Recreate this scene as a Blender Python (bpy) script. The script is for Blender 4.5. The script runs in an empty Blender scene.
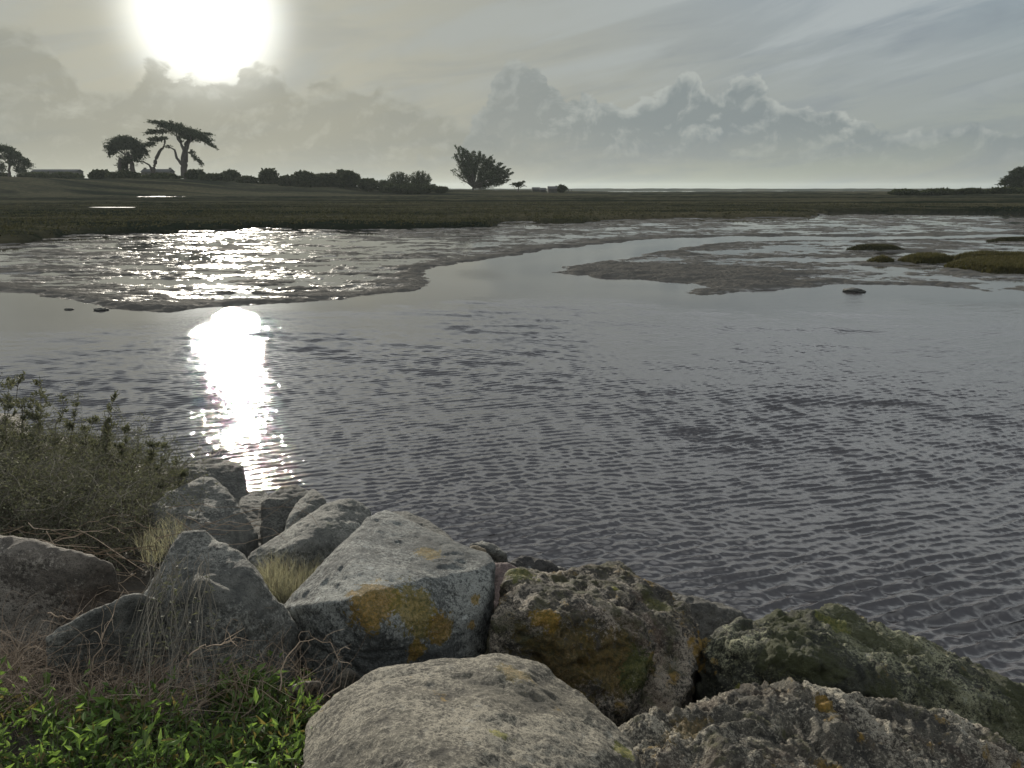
import bpy, bmesh, math, random
import numpy as np
from mathutils import Vector, Matrix
from mathutils.bvhtree import BVHTree

random.seed(7)
RNG = np.random.default_rng(11)
S = bpy.context.scene

# ------------------------------------------------------------------ camera
H = 3.2                                   # eye height above the water
FPX = 773.0                               # focal length in pixels of the 1024 px wide frame
PITCH = math.radians(14.2)
CP, SP = math.cos(PITCH), math.sin(PITCH)
cam = bpy.data.cameras.new("camera")
cam.sensor_width = 36.0
cam.lens = FPX / 1024 * 36.0
cam.clip_start = 0.05
cam.clip_end = 9000
cob = bpy.data.objects.new("camera", cam)
S.collection.objects.link(cob)
cob.location = (0, 0, H)
cob.rotation_euler = (math.radians(90) - PITCH, 0, 0)
S.camera = cob

def ray(px, py):
    """world direction through a pixel of the photograph (x right, y forward, z up)"""
    dx = px - 512.0
    dy = 384.0 - py
    return np.array([dx, FPX * CP + dy * SP, dy * CP - FPX * SP])

# ------------------------------------------------------------------ sun, world, exposure
SR = ray(204, 13)
SUN_AZ = math.atan2(SR[0], SR[1])                       # from +Y towards +X
SUN_EL = math.atan2(SR[2], math.hypot(SR[0], SR[1]))
SDIR = Vector((math.sin(SUN_AZ) * math.cos(SUN_EL), math.cos(SUN_AZ) * math.cos(SUN_EL), math.sin(SUN_EL)))
sun = bpy.data.lights.new("sun", 'SUN')
sun.energy = 2.9
sun.angle = math.radians(0.5)
sun.color = (1.0, 0.92, 0.78)
sob = bpy.data.objects.new("sun", sun)
S.collection.objects.link(sob)
sob.rotation_euler = (-SDIR).to_track_quat('-Z', 'Y').to_euler()

S.view_settings.view_transform = 'Standard'
S.view_settings.look = 'None'
S.view_settings.exposure = 1.12
S.view_settings.gamma = 1.0
S.view_settings.use_curve_mapping = False
S.cycles.use_denoising = True
S.cycles.max_bounces = 6
S.cycles.diffuse_bounces = 3
S.cycles.glossy_bounces = 3
S.cycles.transmission_bounces = 2
S.cycles.volume_bounces = 0
S.cycles.transparent_max_bounces = 6
S.cycles.sample_clamp_indirect = 6
S.cycles.sample_clamp_direct = 0

class NT:
    """small node graph writer"""
    def __init__(self, tree):
        self.t = tree
        tree.nodes.clear()
    def n(self, typ, **kw):
        nd = self.t.nodes.new(typ)
        for k, v in kw.items():
            setattr(nd, k, v)
        return nd
    def link(self, a, b):
        self.t.links.new(a, b)
    def put(self, sock, v):
        if v is None: return
        if isinstance(v, bpy.types.NodeSocket): self.link(v, sock)
        else:
            if isinstance(v, (tuple, list)) and sock.type == 'RGBA' and len(v) == 3: v = (*v, 1)
            sock.default_value = v
    def m(self, op, a, b=None, c=None, clamp=False):
        nd = self.n('ShaderNodeMath', operation=op, use_clamp=clamp)
        self.put(nd.inputs[0], a); self.put(nd.inputs[1], b); self.put(nd.inputs[2], c)
        return nd.outputs[0]
    def v(self, op, a, b=None, scale=None):
        nd = self.n('ShaderNodeVectorMath', operation=op)
        self.put(nd.inputs[0], a); self.put(nd.inputs[1], b)
        if scale is not None: self.put(nd.inputs['Scale'], scale)
        return nd.outputs['Value'] if op in ('DOT_PRODUCT', 'LENGTH', 'DISTANCE') else nd.outputs[0]
    def mix(self, f, a, b, blend='MIX'):
        nd = self.n('ShaderNodeMix', data_type='RGBA', blend_type=blend)
        self.put(nd.inputs[0], f); self.put(nd.inputs[6], a); self.put(nd.inputs[7], b)
        return nd.outputs[2]
    def noise(self, vec, scale, detail=5, rough=0.55, dist=0.0, lac=2.0, typ='FBM'):
        nd = self.n('ShaderNodeTexNoise', noise_type=typ)
        self.put(nd.inputs['Vector'], vec)
        nd.inputs['Scale'].default_value = scale; nd.inputs['Detail'].default_value = detail
        nd.inputs['Roughness'].default_value = rough; nd.inputs['Distortion'].default_value = dist
        nd.inputs['Lacunarity'].default_value = lac
        return nd.outputs[0]
    def step(self, x, lo, hi, a=0.0, b=1.0):
        nd = self.n('ShaderNodeMapRange', interpolation_type='SMOOTHSTEP')
        self.put(nd.inputs[0], x); self.put(nd.inputs[1], lo); self.put(nd.inputs[2], hi)
        self.put(nd.inputs[3], a); self.put(nd.inputs[4], b)
        return nd.outputs[0]
    def comb(self, x, y, z):
        nd = self.n('ShaderNodeCombineXYZ')
        self.put(nd.inputs[0], x); self.put(nd.inputs[1], y); self.put(nd.inputs[2], z)
        return nd.outputs[0]
    def sep(self, v):
        nd = self.n('ShaderNodeSeparateXYZ'); self.put(nd.inputs[0], v)
        return nd.outputs
    def bump(self, h, strength, dist, normal=None):
        nd = self.n('ShaderNodeBump')
        self.put(nd.inputs['Strength'], strength); nd.inputs['Distance'].default_value = dist
        self.put(nd.inputs['Height'], h)
        if normal is not None: self.put(nd.inputs['Normal'], normal)
        return nd.outputs[0]

W = bpy.data.worlds.new("World")
S.world = W
W.use_nodes = True

def build_world():
    g = NT(W.node_tree)
    out = g.n('ShaderNodeOutputWorld')
    bg = g.n('ShaderNodeBackground')
    bg.inputs[1].default_value = 0.1
    g.link(bg.outputs[0], out.inputs[0])
    sky = g.n('ShaderNodeTexSky', sky_type='NISHITA')
    sky.sun_disc = False
    sky.sun_elevation = SUN_EL
    sky.sun_rotation = SUN_AZ
    sky.air_density = 1.0; sky.dust_density = 2.0; sky.ozone_density = 1.5
    d = g.n('ShaderNodeTexCoord').outputs['Generated']
    x, y, z = g.sep(d)
    az = g.m('ARCTAN2', x, y)
    el = g.m('ARCSINE', z)
    elp = g.m('MAXIMUM', el, 0.0)
    ca = g.v('DOT_PRODUCT', d, tuple(SDIR))
    ang = g.m('ARCCOSINE', g.m('MINIMUM', ca, 0.99999))     # radians from the sun
    # clear air with a thin high veil
    veil_h = g.mix(g.step(ang, 0.05, 0.9), (3.0, 2.82, 2.05), (2.20, 2.38, 2.14))
    veil_t = g.mix(g.step(ang, 0.05, 0.8), (2.75, 2.66, 2.06), (1.98, 2.36, 2.66))
    veil = g.mix(g.step(elp, 0.0, 0.28), veil_h, veil_t)
    skyc = g.mix(0.92, g.v('MINIMUM', sky.outputs[0], (4.0, 4.0, 4.0)), veil)
    # high streaks drawn out by the wind
    def streak(ang_deg, stretch, sc, seed, dist):
        ca_, sa_ = math.cos(math.radians(ang_deg)), math.sin(math.radians(ang_deg))
        u = g.m('ADD', g.m('MULTIPLY', az, ca_), g.m('MULTIPLY', elp, sa_))
        w_ = g.m('SUBTRACT', g.m('MULTIPLY', elp, ca_), g.m('MULTIPLY', az, sa_))
        return g.noise(g.comb(u, g.m('MULTIPLY', w_, stretch), seed), sc, 7, 0.6, dist)
    ci = streak(15, 8.0, 2.3, 3.1, 0.5)
    ci2 = streak(9, 5.0, 5.0, 9.2, 0.8)
    cis = g.m('MULTIPLY', g.step(ci, 0.42, 0.62), g.step(elp, 0.06, 0.15))
    skyc = g.mix(g.m('MULTIPLY', g.step(ci2, 0.42, 0.66), 0.40), skyc, g.mix(g.step(ang, 0.1, 0.8), (2.0, 2.1, 2.0), (1.5, 1.74, 1.98)))
    skyc = g.mix(g.m('MULTIPLY', cis, 0.85), skyc, g.mix(g.step(ang, 0.1, 0.8), (2.7, 2.78, 2.5), (3.0, 3.25, 3.25)))

    def profile(pts):
        fc = g.n('ShaderNodeFloatCurve')
        mp = fc.mapping
        c = mp.curves[0]
        pp = []
        for px, py in pts:
            r = ray(px, py)
            a = math.atan2(r[0], r[1]); e = math.atan2(r[2], math.hypot(r[0], r[1]))
            pp.append(((a + 0.8) / 1.6, max(0.0, e) / 0.3))
        pp = [(0.0, pp[0][1])] + pp + [(1.0, pp[-1][1])]
        c.points[0].location = pp[0]; c.points[1].location = pp[-1]
        for p in pp[1:-1]: c.points.new(*p)
        mp.update()
        # wobble the azimuth so that the edge billows
        wob = g.m('MULTIPLY', g.m('SUBTRACT', g.noise(g.comb(az, elp, 1.3), 22, 4, 0.6), 0.5), 0.045)
        g.put(fc.inputs['Value'], g.m('DIVIDE', g.m('ADD', g.m('ADD', az, wob), 0.8), 1.6))
        return g.m('MULTIPLY', fc.outputs[0], 0.3)

    def bank(col, pts, seed, soft, amp, dark, rim, opac, low):
        top = profile(pts)
        q = g.comb(az, g.m('MULTIPLY', elp, 1.25), seed)
        n1 = g.noise(q, 20, 10, 0.64, 0.35)
        n2 = g.noise(g.v('ADD', q, (0.006, -0.010, 0.0)), 20, 10, 0.64, 0.35)
        vo = g.n('ShaderNodeTexVoronoi', feature='SMOOTH_F1')
        g.put(vo.inputs['Vector'], g.v('ADD', q, g.comb(g.m('MULTIPLY', n1, 0.05), g.m('MULTIPLY', n2, 0.04), 0.0)))
        vo.inputs['Scale'].default_value = 42; vo.inputs['Smoothness'].default_value = 0.35
        puff = g.m('SUBTRACT', 0.45, vo.outputs['Distance'])
        dd = g.m('ADD', g.m('SUBTRACT', top, elp),
                 g.m('ADD', g.m('MULTIPLY', g.m('SUBTRACT', n1, 0.5), amp), g.m('MULTIPLY', puff, amp * 0.38)))
        mask = g.step(dd, -0.0005, soft)
        inside = g.step(dd, 0.003, 0.020)
        relief = g.m('MULTIPLY', g.m('SUBTRACT', n1, n2), 4.5)
        lit = g.m('ADD', g.m('MULTIPLY', g.m('SUBTRACT', 1.0, inside), g.step(g.noise(g.comb(az, elp, seed + 5.0), 9, 4, 0.6), 0.36, 0.62, 0.25, 1.0)), g.m('ADD', relief, g.m('MULTIPLY', puff, 0.55)), clamp=True)
        c = g.mix(lit, dark, rim)
        # bottoms melt into the pale air above the horizon
        m2 = g.m('MULTIPLY', g.m('MULTIPLY', mask, opac), g.step(elp, low[0], low[1]))
        return g.mix(m2, col, c)

    near = g.step(ang, 0.10, 0.55)
    darkL = g.mix(near, (2.22, 2.17, 1.74), (1.66, 1.82, 1.72))
    rimL = g.mix(near, (3.4, 3.35, 2.80), (2.22, 2.35, 2.17))
    # glow of the sun through the thin cloud, over exposed in the middle
    glow = g.m('EXPONENT', g.m('MULTIPLY', ang, -8.0))
    core = g.m('MULTIPLY', g.step(ang, 0.125, 0.07), 1.0)
    core2 = g.m('EXPONENT', g.m('MULTIPLY', g.m('POWER', ang, 2.0), -2600.0))
    def add_glow(c, k):
        s = g.m('MULTIPLY', g.m('ADD', g.m('MULTIPLY', glow, 1.35), g.m('ADD', g.m('MULTIPLY', core2, 9.0), g.m('MULTIPLY', g.m('EXPONENT', g.m('MULTIPLY', g.m('POWER', g.m('MULTIPLY', ang, 12.6), 4.0), -1.0)), 7.5))), k)
        return g.mix(1.0, c, g.v('SCALE', (1.0, 0.99, 0.92), scale=s), 'ADD')
    skyc = add_glow(skyc, 1.0)
    left = bank(skyc, [(-300, 90), (-80, 40), (0, 22), (28, 34), (50, 50), (72, 74), (100, 88), (120, 84), (140, 66), (152, 55), (166, 60),
                       (180, 76), (205, 76), (232, 70), (252, 64), (272, 68), (292, 84), (318, 76), (345, 78), (380, 88), (420, 100), (470, 125),
                       (560, 150), (700, 170), (1200, 175)],
                4.7, 0.010, 0.060, darkL, rimL, 0.60, (0.0, 0.06))
    right = bank(left, [(-300, 189), (340, 186), (400, 170), (445, 150), (470, 130), (488, 100), (503, 68), (520, 57), (536, 62), (550, 84), (566, 96),
                        (600, 100), (628, 104), (645, 92), (668, 84), (690, 70), (704, 82), (720, 92), (733, 78), (748, 71), (762, 80), (778, 98),
                        (815, 104), (850, 110), (880, 124), (915, 130), (950, 122), (990, 124), (1100, 128), (1400, 150)],
                 8.3, 0.0035, 0.046, g.mix(g.step(az, -0.05, 0.2), (1.95, 2.08, 1.95), (1.62, 1.84, 1.85)),
                 g.mix(g.step(az, -0.1, 0.1), (2.5, 2.62, 2.4), (3.15, 3.3, 3.05)), 0.80, (0.008, 0.075))
    # ground colour below the horizon
    fin = g.mix(g.step(el, -0.02, 0.0), (1.2, 1.2, 1.1), right)
    fin = g.mix(1.0, fin, (0.64, 0.65, 0.66), 'MULTIPLY')
    # unseen white sky added overhead and behind the camera to light the stones
    # added above the frame, unseen: bright band for water reflections, bluish gap for contrast
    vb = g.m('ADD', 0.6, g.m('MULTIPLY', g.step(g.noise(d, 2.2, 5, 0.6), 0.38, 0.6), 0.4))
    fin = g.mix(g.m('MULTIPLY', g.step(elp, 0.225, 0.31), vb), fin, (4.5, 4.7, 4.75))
    fin = g.mix(g.step(elp, 0.40, 0.66), fin, (0.95, 1.12, 1.32))
    fin = g.mix(g.step(elp, 1.02, 1.22), fin, (8.5, 8.7, 8.8))
    wb = g.m('MULTIPLY', g.step(y, 0.10, -0.55), g.step(el, -0.02, 0.06))
    fin = g.mix(wb, fin, (3.3, 3.5, 3.65))
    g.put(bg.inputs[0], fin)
build_world()

# ------------------------------------------------------------------ helpers
def tag(o, label=None, cat=None, group=None, kind=None):
    if label: o['label'] = label
    if cat: o['category'] = cat
    if group: o['group'] = group
    if kind: o['kind'] = kind
    return o

def link(o, parent=None):
    S.collection.objects.link(o)
    if parent is not None: o.parent = parent
    return o

def empty(name, loc, label, cat, group=None):
    o = bpy.data.objects.new(name, None)
    o.location = loc
    o.empty_display_size = 0.2
    link(o)
    return tag(o, label, cat, group)

def np_mesh(name, verts, faces, mat=None, parent=None, smooth=False):
    """verts (n,3); faces: (m,3) or (m,4) int array; children are given in their parent's space"""
    verts = np.asarray(verts, np.float32)
    faces = np.asarray(faces, np.int32)
    if parent is not None: verts = verts - np.array(parent.location, np.float32)
    me = bpy.data.meshes.new(name)
    me.vertices.add(len(verts)); me.vertices.foreach_set('co', verts.ravel())
    k = faces.shape[1]
    me.loops.add(faces.size); me.loops.foreach_set('vertex_index', faces.ravel())
    me.polygons.add(len(faces))
    me.polygons.foreach_set('loop_start', np.arange(0, faces.size, k, dtype=np.int32))
    me.polygons.foreach_set('loop_total', np.full(len(faces), k, np.int32))
    me.polygons.foreach_set('use_smooth', np.full(len(faces), smooth, bool))
    me.update(calc_edges=True)
    me.validate()
    if mat: me.materials.append(mat)
    return link(bpy.data.objects.new(name, me), parent)

# ---- gradient free value noise in numpy
def _hash(ix, iy, iz, seed):
    h = (ix * 374761393 + iy * 668265263 + iz * 2147483647 + seed * 974634777) & 0xffffffff
    h = (h ^ (h >> 13)) * 1274126177 & 0xffffffff
    h = (h ^ (h >> 16)) * 2246822519 & 0xffffffff
    return ((h ^ (h >> 15)) & 0xffffff) / float(0xffffff)
def vnoise(p, seed=0):
    i = np.floor(p).astype(np.int64); f = p - i
    f = f * f * f * (f * (f * 6 - 15) + 10)
    r = 0
    for dx in (0, 1):
        wx = f[:, 0] if dx else 1 - f[:, 0]
        for dy in (0, 1):
            wy = f[:, 1] if dy else 1 - f[:, 1]
            for dz in (0, 1):
                wz = f[:, 2] if dz else 1 - f[:, 2]
                r = r + wx * wy * wz * _hash(i[:, 0] + dx, i[:, 1] + dy, i[:, 2] + dz, seed)
    return r * 2 - 1
ROT = np.array(Matrix.Rotation(0.8, 3, Vector((1, 2, 3)).normalized()))
def fbm(p, oct=4, seed=0, gain=0.5, ridge=False):
    a, r, q = 1.0, 0, np.array(p, float)
    for k in range(oct):
        n = vnoise(q, seed + k)
        if ridge: n = 1 - 2 * np.abs(n)
        r = r + a * n; a *= gain; q = q @ ROT.T * 2.03 + 7.1
    return r
def fbm2(x, y, oct=4, seed=0, gain=0.5, ridge=False):
    return fbm(np.stack([x, y, np.full_like(x, seed * 1.7)], 1), oct, seed, gain, ridge)
def sstep(x, a, b):
    t = np.clip((x - a) / (b - a), 0, 1)
    return t * t * (3 - 2 * t)

def at(px, py, z=0.0):
    """ground point at height z seen through a pixel of the photograph"""
    r = ray(px, py)
    t = (z - H) / r[2]
    return np.array([r[0] * t, r[1] * t, z])
def at_y(px, py, Y):
    r = ray(px, py)
    t = Y / r[1]
    return np.array([r[0] * t, Y, H + r[2] * t])

# the stone bank: an inclined plane falling to the water
BN = np.array([0.538, 0.843]); BZ, BK = 1.45, 0.275
def bank_z(x, y): return BZ - BK * (BN[0] * x + BN[1] * y)
def P(px, py, h=0.0):
    """point seen through a pixel, h metres above the bank's plane"""
    r = ray(px, py)
    t = (h + BZ - H) / (r[2] + BK * (BN[0] * r[0] + BN[1] * r[1]))
    return np.array([r[0] * t, r[1] * t, H + r[2] * t])

# ------------------------------------------------------------------ materials
def new_mat(name):
    m = bpy.data.materials.new(name)
    m.use_nodes = True
    g = NT(m.node_tree)
    out = g.n('ShaderNodeOutputMaterial')
    b = g.n('ShaderNodeBsdfPrincipled')
    g.link(b.outputs[0], out.inputs[0])
    return m, g, b

def mat_water():
    m, g, b = new_mat('estuary_water')
    geo = g.n('ShaderNodeNewGeometry').outputs['Position']
    x, y, z = g.sep(geo)
    dist = g.v('LENGTH', geo)
    turb = g.noise(geo, 0.25, 3, 0.5)
    b.inputs['Roughness'].default_value = 0.008
    b.inputs['IOR'].default_value = 1.52
    g.put(b.inputs['Base Color'], g.mix(turb, (0.046, 0.043, 0.044), (0.060, 0.055, 0.056)))
    # short ripples below the mesh's resolution
    mp = g.n('ShaderNodeMapping'); mp.inputs['Rotation'].default_value = (0, 0, math.radians(-28)); mp.inputs['Scale'].default_value = (0.45, 1.0, 1.0)
    g.put(mp.inputs[0], geo)
    s1 = g.noise(mp.outputs[0], 13.0, 5, 0.68, 0.3)
    att = g.n('ShaderNodeAttribute', attribute_name='chop').outputs['Fac']
    g.put(b.inputs['Normal'], g.bump(s1, g.m('MULTIPLY', att, 0.26), 0.035))
    return m

def mat_mud():
    m, g, b = new_mat('wet_mud')
    pos = g.n('ShaderNodeNewGeometry').outputs['Position']
    x, y, z = g.sep(pos)
    n1 = g.noise(pos, 1.6, 6, 0.6)
    st = g.noise(g.v('MULTIPLY', pos, (0.25, 1.0, 1.0)), 1.1, 5, 0.6, 0.6)
    dry = g.n('ShaderNodeAttribute', attribute_name='dry').outputs['Fac']
    f1 = g.noise(pos, 2.6, 8, 0.72)
    wet = g.m('MULTIPLY', g.step(g.m('ADD', g.m('MULTIPLY', st, 0.6), g.m('MULTIPLY', f1, 0.4)), 0.44, 0.51, 1.0, 0.0), g.m('SUBTRACT', 1.0, dry), clamp=True)
    wet = g.m('MULTIPLY', wet, g.step(g.m('ADD', z, g.m('MULTIPLY', f1, 0.03)), 0.085, 0.030))
    g.put(b.inputs['Specular IOR Level'], g.m('ADD', 0.10, g.m('MULTIPLY', wet, 0.40)))
    g.put(b.inputs['Base Color'], g.mix(n1, (0.055, 0.053, 0.049), (0.12, 0.115, 0.104)))
    g.put(b.inputs['Roughness'], g.mix(wet, (0.55, 0.55, 0.55), (0.22, 0.22, 0.22)))
    b.inputs['IOR'].default_value = 1.33
    h = g.m('ADD', g.m('MULTIPLY', f1, 1.0), g.m('MULTIPLY', g.noise(g.v('MULTIPLY', pos, (0.5, 1.0, 1.0)), 3.0, 4, 0.6), 1.6))
    g.put(b.inputs['Normal'], g.bump(h, g.m('SUBTRACT', 1.0, g.m('MULTIPLY', wet, 0.92)), 0.10))
    df = g.n('ShaderNodeBsdfDiffuse'); mx = g.n('ShaderNodeMixShader')
    g.link(b.inputs['Base Color'].links[0].from_socket, df.inputs['Color'])
    g.link(b.inputs['Normal'].links[0].from_socket, df.inputs['Normal'])
    g.put(mx.inputs[0], g.m('ADD', 0.04, g.m('MULTIPLY', wet, 0.68)))
    g.link(df.outputs[0], mx.inputs[1]); g.link(b.outputs[0], mx.inputs[2])
    g.link(mx.outputs[0], [n_ for n_ in g.t.nodes if n_.type == 'OUTPUT_MATERIAL'][0].inputs[0])
    return m

def mat_marsh():
    m, g, b = new_mat('salt_marsh_turf')
    pos = g.n('ShaderNodeNewGeometry').outputs['Position']
    q = g.v('MULTIPLY', pos, (0.12, 1.0, 1.0))
    n1 = g.noise(q, 0.09, 6, 0.6, 0.8)
    n2 = g.noise(pos, 0.8, 6, 0.7)
    c = g.mix(g.step(n1, 0.40, 0.62), (0.018, 0.022, 0.016), (0.085, 0.076, 0.048))
    c = g.mix(g.step(n2, 0.35, 0.7), c, g.mix(0.5, c, (0.016, 0.022, 0.014)))
    g.put(b.inputs['Base Color'], c)
    b.inputs['Roughness'].default_value = 0.95
    b.inputs['Specular IOR Level'].default_value = 0.1
    g.put(b.inputs['Normal'], g.bump(n2, 1.0, 0.3))
    df = g.n('ShaderNodeBsdfDiffuse'); df.inputs['Roughness'].default_value = 1.0
    for l in list(b.inputs['Base Color'].links): g.link(l.from_socket, df.inputs['Color'])
    for l in list(b.inputs['Normal'].links): g.link(l.from_socket, df.inputs['Normal'])
    g.link(df.outputs[0], [n_ for n_ in g.t.nodes if n_.type == 'OUTPUT_MATERIAL'][0].inputs[0])
    return m

def mat_soil():
    m, g, b = new_mat('bank_soil')
    pos = g.n('ShaderNodeNewGeometry').outputs['Position']
    n = g.noise(pos, 9, 8, 0.7)
    vo = g.n('ShaderNodeTexVoronoi'); g.put(vo.inputs['Vector'], pos); vo.inputs['Scale'].default_value = 16
    g.put(b.inputs['Base Color'], g.mix(n, (0.020, 0.017, 0.012), (0.075, 0.062, 0.045)))
    b.inputs['Roughness'].default_value = 0.9
    g.put(b.inputs['Normal'], g.bump(g.m('ADD', n, vo.outputs['Distance']), 1.0, 0.05))
    return m

def mat_leaf(name, c1, c2, rough=0.55, trans=0.35, scale=3.0, tint=(1.1, 1.12, 0.8), spec=0.05, odd=None):
    m, g, b = new_mat(name)
    pos = g.n('ShaderNodeNewGeometry')
    rnd = pos.outputs['Random Per Island']
    n = g.noise(pos.outputs['Position'], scale, 4, 0.6)
    f = g.m('ADD', g.m('MULTIPLY', rnd, 0.6), g.m('MULTIPLY', g.m('SUBTRACT', n, 0.3), 0.8), clamp=True)
    c = g.mix(f, c1, c2)
    if odd: c = g.mix(g.step(rnd, 0.80, 0.84), c, odd)
    g.put(b.inputs['Base Color'], c)
    b.inputs['Roughness'].default_value = rough
    b.inputs['Specular IOR Level'].default_value = spec
    if trans > 0:
        tr = g.n('ShaderNodeBsdfTranslucent'); g.put(tr.inputs[0], g.mix(1.0, c, tint, 'MULTIPLY'))
        mx = g.n('ShaderNodeMixShader'); mx.inputs[0].default_value = trans
        out = [x for x in g.t.nodes if x.type == 'OUTPUT_MATERIAL'][0]
        g.link(b.outputs[0], mx.inputs[1]); g.link(tr.outputs[0], mx.inputs[2]); g.link(mx.outputs[0], out.inputs[0])
    return m

def mat_plain(name, c1, c2, scale=2.0, rough=0.85, bump=0.0):
    m, g, b = new_mat(name)
    pos = g.n('ShaderNodeNewGeometry').outputs['Position']
    n = g.noise(pos, scale, 6, 0.65)
    g.put(b.inputs['Base Color'], g.mix(n, c1, c2))
    b.inputs['Roughness'].default_value = rough
    if bump: g.put(b.inputs['Normal'], g.bump(n, 1.0, bump))
    return m

def mat_rock(name, dark, mid, pale, patches=(), moss=0.0, mosscol=(0.11, 0.12, 0.03), ochre=0.0, grain=1.0, wet=0.0, speck=0.35, warm=0.0):
    """granite: speckled crystals, mineral bands, pale crust lichen, ochre and green growth
    patches: [(world point, radius, colour)] blotches of lichen"""
    m, g, b = new_mat(name)
    geo = g.n('ShaderNodeNewGeometry')
    pos, nor = geo.outputs['Position'], geo.outputs['Normal']
    nz = g.sep(nor)[2]
    big = g.noise(pos, 2.2, 6, 0.6, 0.4)
    med = g.noise(pos, 11, 8, 0.68, 0.3)
    fine = g.noise(pos, 55, 6, 0.75)
    micro = g.noise(pos, 170, 3, 0.7)
    c = g.mix(g.step(med, 0.33, 0.66), dark, mid)
    c = g.mix(g.m('MULTIPLY', g.step(g.m('ADD', g.m('MULTIPLY', fine, 0.6), g.m('MULTIPLY', big, 0.5)), 0.53, 0.62), 0.85), c, pale)
    # dark crystals and pits
    c = g.mix(g.m('MULTIPLY', g.step(micro, 0.53, 0.60), 0.75), c, g.mix(0.25, dark, (0.01, 0.01, 0.01)))
    c = g.mix(g.m('MULTIPLY', g.step(fine, 0.47, 0.33), 0.8), c, (0.022, 0.021, 0.018))
    # pale crust lichen spots
    vo = g.n('ShaderNodeTexVoronoi', feature='SMOOTH_F1')
    g.put(vo.inputs['Vector'], g.v('ADD', pos, g.v('SCALE', g.comb(med, fine, big), scale=0.10)))
    vo.inputs['Scale'].default_value = 11; vo.inputs['Smoothness'].default_value = 0.2
    sp = g.m('MULTIPLY', g.step(vo.outputs['Distance'], 0.22, 0.12), g.step(big, 0.45, 0.6))
    c = g.mix(g.m('MULTIPLY', sp, speck), c, (0.42, 0.44, 0.42))
    if warm > 0:
        c = g.mix(g.m('MULTIPLY', g.step(g.noise(pos, 3.4, 5, 0.6), 0.5, 0.68), warm), c, (0.26, 0.15, 0.10))
    if ochre > 0:
        o = g.step(g.m('ADD', g.m('MULTIPLY', g.noise(pos, 4.2, 7, 0.7, 0.6), 0.8), g.m('MULTIPLY', fine, 0.2)), 0.64 - 0.16 * ochre, 0.70 - 0.12 * ochre)
        c = g.mix(g.m('MULTIPLY', o, g.m('ADD', 0.45, g.m('MULTIPLY', micro, 0.8), clamp=True)), c, g.mix(med, (0.20, 0.115, 0.018), (0.27, 0.18, 0.03)))
    if moss > 0:
        mo = g.step(g.m('ADD', g.m('ADD', g.m('MULTIPLY', g.noise(pos, 3.1, 8, 0.7, 0.5), 0.85), g.m('MULTIPLY', fine, 0.25)), g.m('MULTIPLY', nz, 0.02)),
                    0.70 - 0.22 * moss, 0.80 - 0.20 * moss)
        c = g.mix(g.m('MULTIPLY', mo, 0.9), c, g.mix(med, mosscol, tuple(v * 0.35 for v in mosscol)))
    for pt, rad, col in patches:
        rr = g.v('DISTANCE', pos, tuple(float(v) for v in pt))
        k = g.m('ADD', g.m('DIVIDE', rr, rad), g.m('MULTIPLY', g.m('SUBTRACT', g.noise(pos, 6.5, 8, 0.72, 0.8), 0.5), 3.0))
        k = g.m('ADD', k, g.m('MULTIPLY', g.m('SUBTRACT', fine, 0.5), 2.2))
        k = g.m('ADD', k, g.m('MULTIPLY', g.m('SUBTRACT', g.noise(pos, 24.0, 5, 0.7), 0.5), 1.6))
        mk = g.m('MULTIPLY', g.step(k, 0.96, 0.86), g.m('ADD', 0.30, g.m('MULTIPLY', micro, 0.9), clamp=True))
        c = g.mix(mk, c, g.mix(g.step(fine, 0.38, 0.62), (col[0] * 0.38, col[1] * 0.50, col[2] * 0.6), col))
    if wet > 0:   # tide mark near the water
        z = g.sep(pos)[2]
        c = g.mix(g.step(g.m('ADD', z, g.m('MULTIPLY', med, 0.15)), wet + 0.08, wet - 0.08), c, (0.018, 0.018, 0.016))
    g.put(b.inputs['Base Color'], c)
    b.inputs['Roughness'].default_value = 0.86
    b.inputs['Specular IOR Level'].default_value = 0.35
    h = g.m('ADD', g.m('MULTIPLY', med, 0.8), g.m('ADD', g.m('MULTIPLY', fine, 0.80), g.m('MULTIPLY', micro, 0.28)))
    g.put(b.inputs['Normal'], g.bump(h, 0.9, 0.030 * grain + 0.008))
    return m

M_WATER, M_MUD, M_MARSH, M_SOIL = mat_water(), mat_mud(), mat_marsh(), mat_soil()
M_FARLEAF = mat_leaf('evergreen_needles', (0.018, 0.026, 0.014), (0.050, 0.062, 0.030), 0.7, 0.15, 0.3)
M_BARK = mat_plain('bark', (0.03, 0.026, 0.022), (0.09, 0.078, 0.064), 1.5, 0.9)
M_HEDGE = mat_leaf('hedge_leaves', (0.020, 0.028, 0.014), (0.060, 0.066, 0.034), 0.8, 0.2, 0.2)
M_GRASS = mat_leaf('marsh_grass_blades', (0.018, 0.022, 0.014), (0.075, 0.070, 0.042), 0.9, 0.2, 0.12)
M_TUSS = mat_leaf('tussock_blades', (0.018, 0.022, 0.011), (0.09, 0.078, 0.040), 0.7, 0.4, 1.4)
M_GREEN = mat_leaf('fresh_leaves', (0.040, 0.072, 0.024), (0.22, 0.32, 0.105), 0.55, 0.5, 9.0, (1.25, 1.3, 0.65), 0.15, (0.12, 0.10, 0.05))
M_OLIVE = mat_leaf('dull_leaves', (0.05, 0.056, 0.038), (0.18, 0.18, 0.12), 0.6, 0.25, 5.0)
M_DRY = mat_leaf('dry_stems', (0.09, 0.062, 0.042), (0.42, 0.34, 0.26), 0.75, 0.2, 6.0)
M_TWIG = mat_leaf('grey_twigs', (0.07, 0.064, 0.053), (0.22, 0.20, 0.16), 0.8, 0.1, 6.0)
M_STRAW = mat_leaf('straw_grass', (0.15, 0.142, 0.11), (0.38, 0.36, 0.285), 0.7, 0.4, 6.0)

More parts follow.
